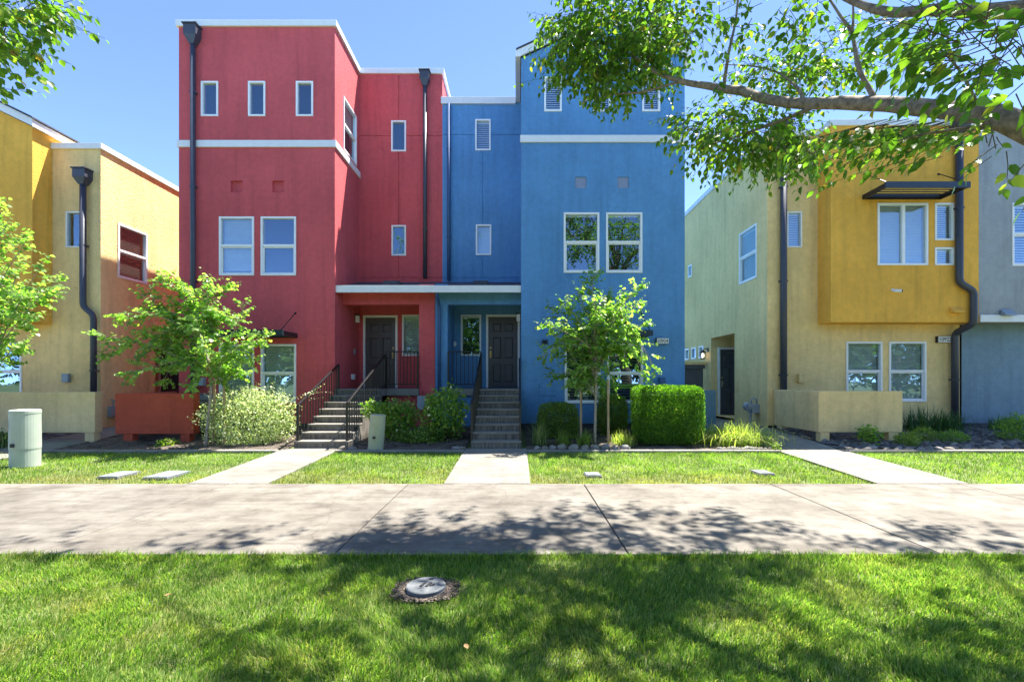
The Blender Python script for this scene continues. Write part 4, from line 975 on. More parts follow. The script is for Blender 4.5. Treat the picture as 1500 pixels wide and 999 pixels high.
def stake(label, px, pyt, pyb, d, lean=0):
    z0 = gz(d) - .2; x = U(px, d); zt = Z(pyt, d)
    b = MB(); b.tube([(x, d, z0), (x + lean * .5, d, (z0 + zt) / 2), (x + lean, d, zt)], .027, 8)
    o = b.build('tree_stake', 'wood_stake', None); tag(o, label, 'stake'); return o
def targ(lst, d, dep, seed):
    r = np.random.default_rng(seed); out = []
    for (px, py) in lst:
        dd = d + r.uniform(-dep, dep); out.append(P(px, py, dd))
    return out
D1 = 10.75
rim = [(140, 490), (172, 462), (152, 520), (205, 432), (190, 545), (236, 403), (270, 420), (296, 412), (334, 420), (360, 445), (350, 470), (388, 494), (372, 522), (325, 560), (345, 545), (240, 556), (285, 565), (215, 490), (260, 470), (310, 460), (300, 510), (250, 520), (205, 520), (330, 500), (280, 440), (230, 450)]
young_tree('young round-leaved tree with a wide crown in front of the red house', Vector((U(301, D1), D1, gz(D1) - .05)), [P(305, 610, D1), P(309, 560, D1), P(300, 510, D1), P(285, 470, D1)], targ(rim, D1, .75, 3), 3, .098, .8, 21)
stake('peeling wooden stake just behind the trunk of the wide young tree', 312, 548, 650, 11.0, .05)
stake('plain wooden stake right of the wide young tree by the variegated bush', 329, 540, 655, 10.95, -.02)
D2 = 10.9
rim = [(871, 400), (846, 428), (808, 452), (800, 476), (796, 522), (828, 445), (893, 432), (935, 420), (936, 452), (942, 474), (915, 470), (960, 540), (948, 556), (900, 572), (880, 560), (838, 556), (812, 548), (850, 480), (880, 470), (905, 510), (860, 520), (830, 510), (925, 520), (872, 440), (845, 560), (815, 490), (930, 500), (860, 460)]
young_tree('young round-leaved tree with an upright crown in front of the blue tower', Vector((U(871, D2), D2, gz(D2) - .05)), [P(872, 610, D2), P(873, 560, D2), P(872, 500, D2), P(871, 440, D2)], targ(rim, D2, .7, 4), 3, .094, .7, 22)
stake('wooden stake left of the upright young tree in the blue house bed', 851, 556, 636, 11.3, .0)
stake('wooden stake right of the upright young tree in the blue house bed', 891, 556, 652, 10.85, .0)
D3 = 10.0
rim = [(-60, 330), (0, 305), (10, 330), (40, 350), (62, 385), (76, 425), (55, 440), (84, 410), (40, 470), (10, 500), (30, 505), (-20, 515), (0, 400), (20, 420), (-30, 450), (-60, 480), (-90, 420), (-100, 370), (30, 380), (0, 460), (-10, 370)]
young_tree('bright young tree cut off by the left edge before the tan wall', Vector((U(-25, D3), D3, gz(D3) - .05)), [P(-24, 600, D3), P(-25, 540, D3), P(-22, 470, D3), P(-25, 400, D3)], targ(rim, D3, .7, 5), 3, .096, .8, 23)

# ---------------------------------------------------------------- shrubs
def blob_shrub(name, label, c, rad, n, size, mat, T=SMALL_T, Fc=SMALL_F, shell=.55, up=.3, group=None, cat='shrub', square=0, wid=1.0, stems=6, lump=.12, flowers=0, pj=.03):
    o = thing(name, (c[0], c[1], c[2] - rad[2]), label, cat, group)
    v = unit(RNG.normal(size=(n, 3)))
    r = (shell ** 3 + (1 - shell ** 3) * RNG.random(n)) ** (1 / 3)
    if square:
        q = np.abs(v).max(1); r = r / (q ** square)
    lum = np.array([mnoise.noise(Vector(a * 2.3) + Vector((c[0], c[1], 7))) for a in v]); r = r * (1 + lump * 2 * lum)
    pts = np.asarray(c) + v * r[:, None] * np.asarray(rad); pts += RNG.normal(size=pts.shape) * pj
    pts[:, 2] = np.maximum(pts[:, 2], gz(c[1]) + .0)
    D = unit(v * .6 + RNG.normal(size=(n, 3)) * .55 + np.array([0, 0, up])); Nn = unit(v + RNG.normal(size=(n, 3)) * .7)
    leaves_mesh('foliage', pts, D, Nn, size * RNG.uniform(.6, 1.25, n), mat, o, T, Fc, wid)
    if stems:
        b = MB()
        for k in range(stems):
            e = pts[RNG.integers(n)]; s0 = Vector((c[0] + RNG.normal() * rad[0] * .15, c[1] + RNG.normal() * rad[1] * .1, gz(c[1]) - .03))
            pa = smooth_path([s0, s0.lerp(Vector(e), .5) + Vector((0, 0, .06)), Vector(e) * .8 + s0 * .2], 3); b.tube(pa, lerp_list([.011, .005], len(pa)), 5, False)
        b.build('stems', 'twig', o)
    if flowers:
        b = MB()
        for k in range(flowers):
            a = unit(RNG.normal(size=(1, 3)) + np.array([[0, -.9, .2]]))[0]; p = np.asarray(c) + a * np.asarray(rad) * 1.02
            for q in range(6): 
                w = RNG.normal(size=3) * .014; nrm = (Vector(a) + rvec() * .8).normalized(); t1 = nrm.orthogonal().normalized() * .018; t2 = nrm.cross(t1).normalized() * .018; pc = Vector(p + w)
                b.quad(pc - t1 - t2, pc + t1 - t2 * .6, pc + t1 + t2, pc - t1 * .7 + t2)
        b.build('flowers', 'rose_petal', o, recalc=False)
    return o
# big square hedge
def hedge():
    o = thing('clipped_hedge', (3.45, 11.1, .1), 'bright green hedge clipped to a square block beside the blue-grey screen wall', 'hedge')
    x0, x1, y0, y1, z0, z1 = 2.76, 4.28, 10.62, 11.75, .12, 1.47
    n = 30000; q = RNG.random((n, 3)); fc = RNG.choice(5, n, p=[.40, .16, .16, .18, .10]); dep = RNG.random(n) ** 1.6 * .13
    Pn = np.zeros((n, 3)); Nn = np.zeros((n, 3))
    Pn[:, 0] = x0 + q[:, 0] * (x1 - x0); Pn[:, 1] = y0 + q[:, 1] * (y1 - y0); Pn[:, 2] = z0 + q[:, 2] * (z1 - z0)
    for k, (ax, val, sg) in enumerate(((1, y0, 1), (0, x0, 1), (0, x1, -1), (2, z1, -1), (1, y1, -1))):
        m_ = fc == k; Pn[m_, ax] = val + sg * dep[m_]; Nn[m_, ax] = -sg
    Pn[:, :2] = Pn[:, :2]; tz = (Pn[:, 2] - z0) / (z1 - z0)
    # soft corners, tapered foot, uneven clip
    C_ = np.array([(x0 + x1) / 2, (y0 + y1) / 2, (z0 + z1) / 2]); H_ = np.array([(x1 - x0) / 2, (y1 - y0) / 2, (z1 - z0) / 2])
    w = (Pn - C_) / H_; rr_ = (np.abs(w) ** 9).sum(1) ** (1 / 9); w = w / np.maximum(rr_, 1e-6)[:, None] * np.abs(w).max(1)[:, None]
    Pn = C_ + w * H_; Pn[:, 0] = C_[0] + (Pn[:, 0] - C_[0]) * (.94 + .06 * np.clip(tz * 2, 0, 1)) 
    bump = np.array([mnoise.noise(Vector(p * 2.6)) * .045 + mnoise.noise(Vector(p * 8)) * .022 for p in Pn]); Pn += Nn * bump[:, None]
    D = unit(Nn * .55 + RNG.normal(size=(n, 3)) * .45 + np.array([0, -.1, .75])); 
    leaves_mesh('foliage', Pn, D, Nn + RNG.normal(size=(n, 3)) * .5, RNG.uniform(.022, .05, n), 'leaf_hedge', o, SMALL_T, SMALL_F, .8)
    b = MB(); b.box(x0 + .2, x1 - .2, y0 + .2, y1 - .2, z0 + .05, z1 - .2); b.build('inner_block', 'leaf_dark', o)  # solid dark green block filling the hedge behind its leaves
    b = MB()
    for k in range(7): x = x0 + .2 + k * .19; b.tube([(x, 11.1, .05), (x + .02, 11.1, .4)], .02, 6)
    b.build('stems', 'twig', o)
hedge()
def at(px, py, d): return (U(px, d), d, Z(py, d))
blob_shrub('clipped_shrub', 'low rounded dark green clipped shrub against the blue wall right of the stairs', at(817, 618, 11.9), (.52, .45, .50), 11000, .046, 'leaf_box', square=.55, lump=.04, pj=.015)
blob_shrub('clipped_shrub', 'tall narrow clipped shrub behind the upright young tree', at(897, 610, 12.2), (.38, .36, .56), 9500, .047, 'leaf_box', square=.6, lump=.04, pj=.015)
# variegated mound with loose sprays
v = blob_shrub('variegated_bush', 'large cream and green variegated bush left of the red stairs', at(366, 616, 11.25), (1.12, .62, .74), 9500, .058, 'leaf_variegated', shell=.5, lump=.16, wid=1.05, pj=.05)
f = Foliage()
for k in range(46):
    a = Vector((RNG.normal() * .8, RNG.normal() * .5 - .15, abs(RNG.normal()) * .7 + .25)).normalized(); c0 = Vector(at(366, 612, 11.2)); p0 = c0 + Vector((a.x * 1.0, a.y * .5, a.z * .58)); f.twig(p0, a + Vector((0, 0, .35)), RNG.uniform(.2, .42), .05, .035, .5, .2, .003, .2)
for k in range(9): f.twig(at(425 + RNG.random() * 25, 585 + RNG.random() * 20, 11.0), (.55, RNG.normal() * .2, .75), RNG.uniform(.4, .75), .045, .05, .6, .2, .0025, .2)
f.finish(v, 'leaf_variegated', 'twig', LEAF_T, name='arching_sprays')
# shrubs between the stairs
blob_shrub('rose_shrub', 'tall bright green rose shrub with a few cream flowers left of the blue stairs', at(652, 605, 11.6), (.56, .48, .62), 2600, .068, 'leaf_rose', LEAF_T, LEAF_F, .35, lump=.22, flowers=7, stems=14, pj=.06)
blob_shrub('rose_shrub', 'open rose shrub with few flowers behind the khaki pedestal', at(582, 616, 11.7), (.45, .4, .48), 1900, .066, 'leaf_rose', LEAF_T, LEAF_F, .3, lump=.28, flowers=2, stems=12, pj=.07)
blob_shrub('rose_shrub', 'small yellow-green rose sprig rising behind the top of the khaki pedestal', at(548, 602, 11.2), (.24, .22, .24), 480, .062, 'leaf_rose', LEAF_T, LEAF_F, .3, lump=.3, flowers=1, stems=6, pj=.05)
blob_shrub('low_shrub', 'low dark leafy ground plant between the two rose shrubs', at(612, 642, 11.3), (.6, .3, .22), 2000, .055, 'leaf_box', LEAF_T, LEAF_F, .2, lump=.3, stems=0, pj=.05)
# right beds
blob_shrub('mound_shrub', 'lime green mound shrub at the foot of the yellow screen wall', at(1329, 645, 10.8), (.25, .22, .17), 1300, .038, 'leaf_lime', lump=.1, stems=3)
blob_shrub('mound_shrub', 'pale lime open mound shrub behind the rounder one by the yellow screen wall', at(1351, 637, 11.3), (.27, .22, .17), 900, .045, 'leaf_lime', lump=.25, stems=5)
blob_shrub('mound_shrub', 'mid green low mound shrub below the grey house downspout', at(1394, 641, 11.2), (.33, .26, .15), 1300, .04, 'leaf_rose', lump=.2, stems=3)
blob_shrub('mound_shrub', 'broad green shrub cut off by the right edge of the photo', at(1496, 630, 11.3), (.52, .45, .35), 2200, .05, 'leaf_rose', lump=.2, stems=6)
blob_shrub('small_plant', 'small leafy green plant among the cobbles before the yellow screen wall', at(1273, 637, 10.9), (.22, .2, .19), 420, .055, 'leaf_rose', LEAF_T, LEAF_F, .2, lump=.3, stems=6, pj=.04)
blob_shrub('small_plant', 'tiny light green weed at the corner of the right walkway and edging', at(1137, 655, 10.2), (.08, .08, .11), 120, .05, 'leaf_lime', LEAF_T, LEAF_F, .2, lump=.3, stems=0, pj=.02)
blob_shrub('small_plant', 'low light green weed under the red screen wall', at(246, 650, 10.8), (.2, .16, .08), 260, .06, 'leaf_lime', LEAF_T, LEAF_F, .2, lump=.3, stems=0, pj=.03)
blob_shrub('low_shrub', 'dark low plant at the left edge below the tan screen wall', at(-6, 645, 10.6), (.3, .25, .16), 600, .06, 'leaf_dark', LEAF_T, LEAF_F, .2, lump=.3, stems=3, pj=.04)
def strap_clump(name, label, x, y, n, L_, W_, mat, spread=.8, area=.12, ex=1.0):
    z = gz(y); o = thing(name, (x, y, z), label, 'grass clump')
    V = []; Fq = []; Ft = []
    for i in range(n):
        a = RNG.uniform(0, 2 * math.pi); b = np.array([x + RNG.normal() * area * ex, y + RNG.normal() * area, z - .02]); out_ = np.array([math.cos(a), math.sin(a), 0]); l = L_ * RNG.uniform(.55, 1.1); lean = RNG.uniform(.1, 1) * spread
        sd = np.array([-math.sin(a), math.cos(a), 0]); k0 = len(V); m_ = 5
        for j in range(m_ + 1):
            t = j / m_; p = b + out_ * l * lean * (t ** 1.6) + np.array([0, 0, l * (t - .55 * lean * t ** 2.6)]); w = W_ * (1 - t ** 1.8) * .5 + .0006
            V.append(p - sd * w); V.append(p + sd * w)
        for j in range(m_): Fq.append((k0 + 2 * j, k0 + 2 * j + 1, k0 + 2 * j + 3, k0 + 2 * j + 2))
    np_mesh('blades', np.array(V), [np.array(Fq)], mat, o); return o
strap_clump('spiky_clump', 'tall spiky strap-leaf clump beside the foot of the blue stairs', U(790, 10.9), 10.9, 90, .62, .016, 'leaf_strap', .6, .07)
strap_clump('spiky_clump', 'middle strap-leaf clump below the rounded clipped shrub', U(826, 10.85), 10.85, 90, .44, .016, 'leaf_lime', .75, .08)
strap_clump('spiky_clump', 'green strap-leaf clump just left of the upright young tree trunk', U(856, 10.8), 10.8, 90, .46, .02, 'leaf_lime', .7, .08)
strap_clump('straw_clump', 'yellowish fine grass clump between the young tree and the square hedge', U(914, 10.85), 10.85, 190, .46, .011, 'leaf_straw', 1.0, .12)
strap_clump('straw_clump', 'wide arching yellow-green grass clump right of the square hedge', U(1078, 11.0), 11.0, 1700, .66, .011, 'leaf_straw', 1.5, .19, 2.1)
strap_clump('lily_clump', 'dark green strap-leaf clump right of the yellow screen wall under the window', U(1352, 12.5), 12.5, 230, .78, .022, 'leaf_dark', .8, .16, 1.8)
strap_clump('lily_clump', 'dark green strap-leaf clump at the base of the big downspout', U(1390, 12.55), 12.55, 150, .7, .022, 'leaf_dark', .8, .14, 1.2)
strap_clump('lily_clump', 'dark strap-leaf clump against the grey house wall', U(1478, 12.6), 12.6, 150, .6, .022, 'leaf_dark', .9, .16, 1.5)
strap_clump('straw_clump', 'few thin reedy blades at the left edge below the tan wall', U(8, 10.5), 10.5, 40, .5, .012, 'leaf_strap', .8, .08)

# ---------------------------------------------------------------- stones
def rock_mesh(seed):
    bm = bmesh.new(); bmesh.ops.create_icosphere(bm, subdivisions=2, radius=1)
    for v_ in bm.verts:
        n_ = mnoise.noise(v_.co * 1.1 + Vector((seed * 7.1, 0, 3))); v_.co *= 1 + .38 * n_
    me = bpy.data.meshes.new('edging_stone'); bm.to_mesh(me); bm.free()
    me.polygons.foreach_set('use_smooth', [True] * len(me.polygons)); me.materials.append(MATS['river_stone']); return me
ROCKS = [rock_mesh(i) for i in range(8)]
def place_stone(x, y, rx, ry, rz, label, group):
    o = bpy.data.objects.new('edging_stone', ROCKS[int(RNG.integers(8))]); COL.objects.link(o)
    o.location = (x, y, gz(y) + rz * .45); o.scale = (rx, ry, rz); o.rotation_euler = (RNG.normal() * .15, RNG.normal() * .15, RNG.uniform(-.5, .5)); LOC[o] = o.location.copy()
    tag(o, label, 'stone', group)
x = .36
while x < 2.4: r = RNG.uniform(.07, .13); place_stone(x + r, 10.28 + RNG.normal() * .04, r, r * .8, r * .75, 'rounded grey stone in the row edging the bed below the blue tower', 'stones edging the blue house bed'); x += r * 2.05
x = 7.15
while x < 13.4: r = RNG.uniform(.05, .13); place_stone(x + r, 10.34 + RNG.normal() * .08, r, r * .75, r * .42, 'tan river stone in the row along the edging below the right-hand houses', 'stones edging the right bed'); x += r * 1.9
for k in range(46): r = RNG.uniform(.04, .10); place_stone(7.3 + RNG.random() * 5.2, 10.6 + RNG.random() * .75, r, r * .8, r * .5, 'loose river stone lying among the dark cobbles of the right bed', 'loose stones in the right bed')
for (a, b_) in ((-3.85, 1), (-3.6, 1), (-3.2, .8), (-1.35, 1.2), (-1.22, .9)): place_stone(a, 10.3, .10 * b_, .08, .05, 'flat tan stone on the edging of the middle bed between the stairs', 'stones edging the middle bed')
for k in range(12): r = RNG.uniform(.05, .09); place_stone(4.4 + k * .1, 10.27, r, r * .7, r * .6, 'small pale stone along the edging right of the square hedge', 'small stones by the hedge')
# dark cobble fill and bark chips: nobody could count them
def scatter(name, areas, n, smin, smax, mat, squash=.5):
    base = np.array([(-1, -.7, -.4), (1, -.8, -.4), (.9, .8, -.4), (-.8, .9, -.4), (-.6, -.5, .5), (.6, -.45, .55), (.55, .5, .5), (-.5, .55, .45)])
    fq = np.array([(0, 3, 2, 1), (4, 5, 6, 7), (0, 1, 5, 4), (1, 2, 6, 5), (2, 3, 7, 6), (3, 0, 4, 7)])
    w = np.array([(a[1] - a[0]) * (a[3] - a[2]) for a in areas]); idx = RNG.choice(len(areas), n, p=w / w.sum()); A = np.array(areas)[idx]
    x = A[:, 0] + RNG.random(n) * (A[:, 1] - A[:, 0]); y = A[:, 2] + RNG.random(n) * (A[:, 3] - A[:, 2]); z = np.array([gz(q) for q in y])
    s = RNG.uniform(smin, smax, n); th = RNG.uniform(0, 6.28, n); c, sn = np.cos(th), np.sin(th)
    B = base[None] * (1 + RNG.normal(size=(n, 8, 3)) * .16) * s[:, None, None] * np.array([1, .75, squash])[None, None]
    V = np.stack([B[..., 0] * c[:, None] - B[..., 1] * sn[:, None], B[..., 0] * sn[:, None] + B[..., 1] * c[:, None], B[..., 2]], -1) + np.stack([x, y, z + s * .25], -1)[:, None, :]
    fs = (np.arange(n)[:, None, None] * 8 + fq[None]).reshape(-1, 4)
    o = np_mesh(name, V.reshape(-1, 3), [fs], mat); kind(o, 'stuff'); return o
o = scatter('cobble_fill', [(7.1, 16, 10.5, 13.1), (-16, -11.5, 10.6, 13.1)], 5200, .03, .075, 'dark_cobble'); o['label'] = 'dark river cobbles filling the beds at both yellow houses'
o = scatter('bark_mulch', [(-10.2, -5.14, 10.2, 13), (-3.9, -1.15, 10.2, 13.5), (.2, 5.6, 10.2, 13), (11, 16, 10.6, 13)], 14000, .008, .028, 'chip', .35); o['label'] = 'brown bark mulch covering the planting beds'
o = scatter('soil_clods', [(U(624, 3.62) - .13, U(624, 3.62) + .13, 3.41, 3.84), (U(624, 3.62) - .25, U(624, 3.62) + .25, 3.49, 3.76), (U(624, 3.62) - .20, U(624, 3.62) + .20, 3.44, 3.81)], 1700, .005, .014, 'chip', .6); o['label'] = 'bare soil and dead thatch ringing the round valve lid'

# ---------------------------------------------------------------- grass
def nz2(x, y, s, off=0): return np.array([mnoise.noise(Vector((a * s + off, b * s, off))) for a, b in zip(x, y)])
def grass(name, x, y, hmin, hmax, wd, label, dryf, lean=.55, zoff=-.04, edge=False):
    n = len(x); z = np.array([gz(q) for q in y]) + zoff
    pn = nz2(x, y, 2.3); pn2 = nz2(x, y, 7.0, 5)
    h = (hmin + (hmax - hmin) * RNG.random(n)) * (1 + .35 * pn + .25 * pn2)
    if edge: h = h + np.where(y > SW0 - .10, RNG.random(n) ** 2 * .055, 0)
    th = RNG.uniform(0, 6.28, n) ; 
    flow = nz2(x, y, 1.1, 9) * 5 + nz2(x, y, 5, 3) * 2.5; la = flow + RNG.normal(size=n) * 1.0; ln = h * lean * RNG.uniform(.2, 1.3, n)
    w = wd * RNG.uniform(.6, 1.3, n); c, s = np.cos(th) * w, np.sin(th) * w; lx, ly = np.cos(la) * ln, np.sin(la) * ln
    B = np.stack([x, y, z], -1); W = np.stack([c, s, 0 * c], -1)
    M = B + np.stack([lx * .35, ly * .35, h * .62], -1); T = B + np.stack([lx, ly, h * (1 - .12 * lean)], -1)
    V = np.stack([B - W, B + W, M - W * .8, M + W * .8, T], 1).reshape(-1, 3); k = np.arange(n)[:, None] * 5
    q = k + np.array([[0, 1, 3, 2]]); t = k + np.array([[2, 3, 4]])
    dry = np.clip(dryf(x, y) + RNG.normal(size=n) * .18, 0, 1); o = np_mesh(name, V, [q, t], 'grass_blade', None, np.repeat(dry, 5)); kind(o, 'stuff'); o['label'] = label
    return o
VXc, VYc = U(624, 3.62), 3.62
def front_lawn():
    n = 290000
    y = 2.15 + (SW0 - 2.15) * RNG.random(n) ** 1.12; hw = y * 1.12 + .7; x = (RNG.random(n) * 2 - 1) * hw
    m_ = 9000; x = np.concatenate([x, RNG.uniform(-6, 6, m_)]); y = np.concatenate([y, SW0 - .09 + .10 * RNG.random(m_)]); n += m_
    r = np.hypot((x - VXc) / 1.22, y - VYc); ang = np.arctan2(y - VYc, x - VXc); lim = .20 + .04 * np.sin(ang * 3 + 1) + .025 * np.sin(ang * 7); keep = (r > lim) | ((RNG.random(n) < .05) & (r > .17))
    keep &= RNG.random(n) < np.clip(.78 + .5 * nz2(x, y, 3.5, 2), .3, 1)
    x, y = x[keep], y[keep]
    ragged = SW0 + .035 * nz2(x, y * 0, 6.0, 4) + .03 * nz2(x, y * 0, 19.0, 8) - .004; k = y < ragged; x, y = x[k], y[k]
    grass('front_lawn_grass', x, y,   .028, .066, .0030, 'thick bright green lawn grass in the foreground', lambda a, b: np.clip(.05 + .6 * np.clip(nz2(a, b, 1.4, 1), 0, 1) + .55 * (a < -1.2) * np.clip(nz2(a, b, 3.1, 6), 0, 1), 0, 1), edge=True)
front_lawn()
def strip_lawn(name, x0, x1, n, label, dryf, hmax=.075):
    y = 7.36 + (10.02 - 7.36) * RNG.random(n); x = x0 + (x1 - x0) * RNG.random(n)
    k = RNG.random(n) < np.clip(.8 + .5 * nz2(x, y, 2.5, 2), .3, 1); x, y = x[k], y[k]
    k = np.ones(len(x), bool)
    for (a, b, c_, d_) in LIDS: k &= ~((x > a - .02) & (x < b + .02) & (y > c_ - .02) & (y < d_ + .02))
    k &= (x - U(38, 8.75)) ** 2 + (y - 8.75) ** 2 > .29 ** 2
    grass(name, x[k], y[k], .03, hmax, .0045, label, dryf)
LIDS = []
for o in bpy.data.objects:
    if o.type == 'MESH' and o.name.startswith('lid_frame'):
        R = LOC[root_of(o)]; a = np.array([v_.co for v_ in o.data.vertices]) + np.array(R); LIDS.append((a[:, 0].min(), a[:, 0].max(), a[:, 1].min(), a[:, 1].max()))
dryedge = lambda x, y: np.clip((8.9 - y) * .62 * (.85 + 1.2 * nz2(x, y, 1.1, 3)) + .6 * nz2(x, y, 1.9, 7) - .08, 0, 1)
strip_lawn('left_strip_grass', -14, -5.15, 44000, 'short partly dry lawn grass around the green pedestal', dryedge)
strip_lawn('middle_strip_grass', -3.89, -1.16, 19000, 'short lawn grass between the red and blue walkways', dryedge)
strip_lawn('centre_strip_grass', .21, 5.61, 36000, 'short lawn grass between the blue walkway and the right walkway', lambda x, y: dryedge(x, y) * np.clip(1.5 - .2 * x, .3, 1.2))
strip_lawn('right_strip_grass', 7.07, 14, 34000, 'short green lawn grass right of the right walkway', lambda x, y: dryedge(x, y) * .3)

def loose_leaf(x, y, label, rz):
    z = gz(y) + .035; b = MB(); k = .05
    pts = [(-.5, 0, 0), (-.2, .28, .12), (.2, .25, .06), (.55, 0, .1), (.2, -.25, .14), (-.2, -.28, .05), (0, 0, -.02)]
    c_, s_ = math.cos(rz), math.sin(rz); b.add([(x + (p * c_ - q * s_) * k, y + (p * s_ + q * c_) * k, z + r_ * k) for p, q, r_ in pts], [(0, 1, 6), (1, 2, 6), (2, 3, 6), (3, 4, 6), (4, 5, 6), (5, 0, 6)])
    o = b.build('fallen_leaf', 'dry_leaf', None); tag(o, label, 'leaf')
loose_leaf(U(246, 3.45), 3.45, 'single pale dry leaf lying on the sunny left lawn', .4); loose_leaf(U(683, 2.78), 2.78, 'reddish dry leaf lying in the shaded lawn near the bottom', 2.0)

# ---------------------------------------------------------------- the big street tree overhead
RNG = np.random.default_rng(77)
BT = (5.6, 1.9)
o = tree = thing('street_tree', (BT[0], BT[1], -.05), 'large leafy street tree reaching in from the right over the walk', 'tree')
t = MB(); pa = smooth_path([(5.6, 1.9, -.1), (5.62, 1.95, 1.2), (5.5, 2.0, 2.3), (5.3, 2.1, 3.2), (5.2, 2.3, 4.6), (5.0, 2.6, 6.5), (4.7, 3.0, 8.5)], 5)
t.tube(pa, lerp_list([.30, .24, .21, .19, .15, .11, .05], len(pa)), 14); t.build('trunk', 'bark_brown', o, smooth=True)
limb_pts = [(5.3, 2.1, 2.9), P(1640, 262, 2.75)] + [P(*a) for a in ((1560, 215, 2.75), (1500, 187, 2.85), (1450, 168, 3.0), (1395, 163, 3.2), (1333, 158, 3.45), (1283, 153, 3.65), (1217, 151, 3.95), (1165, 151, 4.2), (1117, 144, 4.5), (1083, 133, 4.75), (1045, 128, 5.0), (1000, 119, 5.3), (960, 105, 5.6), (925, 82, 5.85), (885, 55, 6.1), (850, 25, 6.3))]
limb_r = [.125, .10, .088, .075, .066, .060, .055, .051, .048, .045, .043, .043, .037, .028, .021, .016, .011, .006]
def limb(pts, rad, n=5):
    q = smooth_path(pts, n)
    b = MB(); rr_ = lerp_list(rad, len(q)); rr_ = [r * (1 + .09 * mnoise.noise(p * 5)) for r, p in zip(rr_, q)]
    b.tube([p + Vector((0, 0, .012 * mnoise.noise(p * 3))) for p in q], rr_, 10); b.build('limb', 'bark_brown', tree, smooth=True); return q
main = limb(limb_pts, limb_r)
up = limb([P(1640, 10, 2.3), P(1500, 14, 2.5), P(1430, 17, 2.65), P(1367, 17, 2.8), P(1300, 18, 3.0), P(1250, 2, 3.2), P(1190, -30, 3.4)], [.06, .045, .036, .032, .028, .02, .012])
limb([(5.25, 2.2, 4.0), P(1640, 10, 2.3)], [.09, .06])
b1 = limb([P(1284, 150, 3.65), P(1272, 128, 3.7), P(1258, 100, 3.75), P(1248, 50, 3.85), P(1232, 25, 3.9), P(1212, -5, 4.0)], [.022, .019, .017, .014, .011, .008])
limb([P(1248, 50, 3.85), P(1250, 25, 3.85), P(1249, -10, 3.9)], [.012, .009, .006])
b2 = limb([P(1064, 100, 4.85), P(1068, 75, 4.85), P(1077, 35, 4.9), P(1081, 0, 5.0), P(1085, -30, 5.0)], [.016, .014, .012, .01, .008])
limb([P(1060, 128, 4.9), P(1064, 100, 4.85)], [.018, .016])
b3 = limb([P(1433, 157, 3.05), P(1412, 115, 3.0), P(1385, 80, 2.95), P(1350, 50, 2.9)], [.012, .008, .006, .004])
b4 = limb([P(1200, 152, 4.0), P(1150, 175, 4.3), P(1080, 200, 4.7), P(1030, 215, 5.0)], [.022, .016, .011, .006])
b5 = limb([P(1470, 187, 2.95), P(1400, 190, 3.0), P(1320, 205, 3.1), P(1240, 240, 3.2)], [.012, .009, .006, .003])
b6 = limb([P(1000, 118, 5.3), P(940, 135, 5.6), P(890, 140, 5.9), P(850, 150, 6.1)], [.014, .010, .007, .004])
b7 = limb([P(1180, 150, 4.1), P(1160, 120, 4.5), P(1120, 100, 5.0), P(1060, 95, 5.5)], [.018, .012, .008, .005])
f = Foliage()
def clump(px, py, d, rx, ry, rd, n, size, droop=.35, length=(.3, .6), bias=(0, 0, 0), leafdroop=.6, skip=.08, outw=.8, step=.045):
    for i in range(int(n * 1.6)):
        c, v_ = inside(1, (0, 0, 0), (1, 1, 1)); c = c[0]
        p = P(px + c[0] * rx, py + c[1] * ry, d + c[2] * rd)
        dr = Vector((c[0] * outw, c[2] * outw * .5, -c[1] * outw * .6)) + rvec() * .6 + Vector(bias)
        f.twig(p, dr, RNG.uniform(*length), size, step, droop, .2, .003, leafdroop, skip=skip)
CLUMPS = True
# A: hanging mass before the blue gable
clump(900, 40, 6.1, 80, 64, .6, 175, .105, .5, (.3, .65), (-.1, 0, -.1))
clump(850, 60, 6.2, 45, 55, .4, 80, .105, .6, (.25, .5), (-.3, 0, -.25))
clump(905, 105, 6.0, 55, 32, .4, 62, .105, .6, (.25, .5), (0, 0, -.4))
clump(960, 60, 5.8, 40, 55, .5, 52, .105, .5, (.25, .5), (0, 0, -.1))
f.twig(P(850, 118, 6.1), (-1, 0, .12), .85, .085, .05, .1, .1, .003, .3); f.twig(P(838, 20, 6.2), (-.8, 0, -.1), .6, .09, .05, .2, .1, .003, .4); f.twig(P(1010, 170, 5.1), (-1, -.1, .05), .45, .09, .045, .3, .1, .003, .4)
# B: dark mass below the limb
clump(1095, 190, 4.9, 78, 38, .5, 130, .092, .55, (.22, .5), (0, 0, -.25))
clump(1040, 195, 5.0, 50, 28, .4, 38, .085, .5, (.2, .4), (-.5, 0, -.1))
clump(1150, 205, 4.7, 45, 32, .4, 34, .085, .6, (.22, .42), (.1, 0, -.5))
# C: lit mass above the limb
clump(1165, 105, 5.4, 90, 24, .5, 110, .085, .3, (.22, .45), (0, 0, .1))
clump(1250, 80, 5.6, 55, 28, .4, 36, .085, .3, (.2, .42), (.5, 0, .3))
# F: sparse leaves on the upright twigs
clump(1040, 70, 4.8, 45, 60, .3, 16, .095, .4, (.2, .4), (0, 0, -.1), skip=.3)
clump(1010, 30, 5.0, 60, 40, .4, 16, .09, .4, (.2, .4))
clump(1150, 20, 4.4, 90, 25, .4, 16, .09, .4, (.2, .4))
clump(1205, 40, 4.2, 40, 30, .3, 10, .09, .4, (.2, .35))
# D: big near leaves
clump(1425, 58, 2.35, 72, 42, .25, 38, .09, .12, (.22, .42), (-.5, 0, .05), step=.05, leafdroop=.35)
clump(1475, 105, 2.4, 45, 40, .25, 15, .09, .15, (.2, .35), (-.5, 0, 0), step=.05, leafdroop=.35)
clump(1345, 30, 2.6, 60, 20, .25, 11, .09, .15, (.2, .38), (-.5, 0, 0), step=.05)
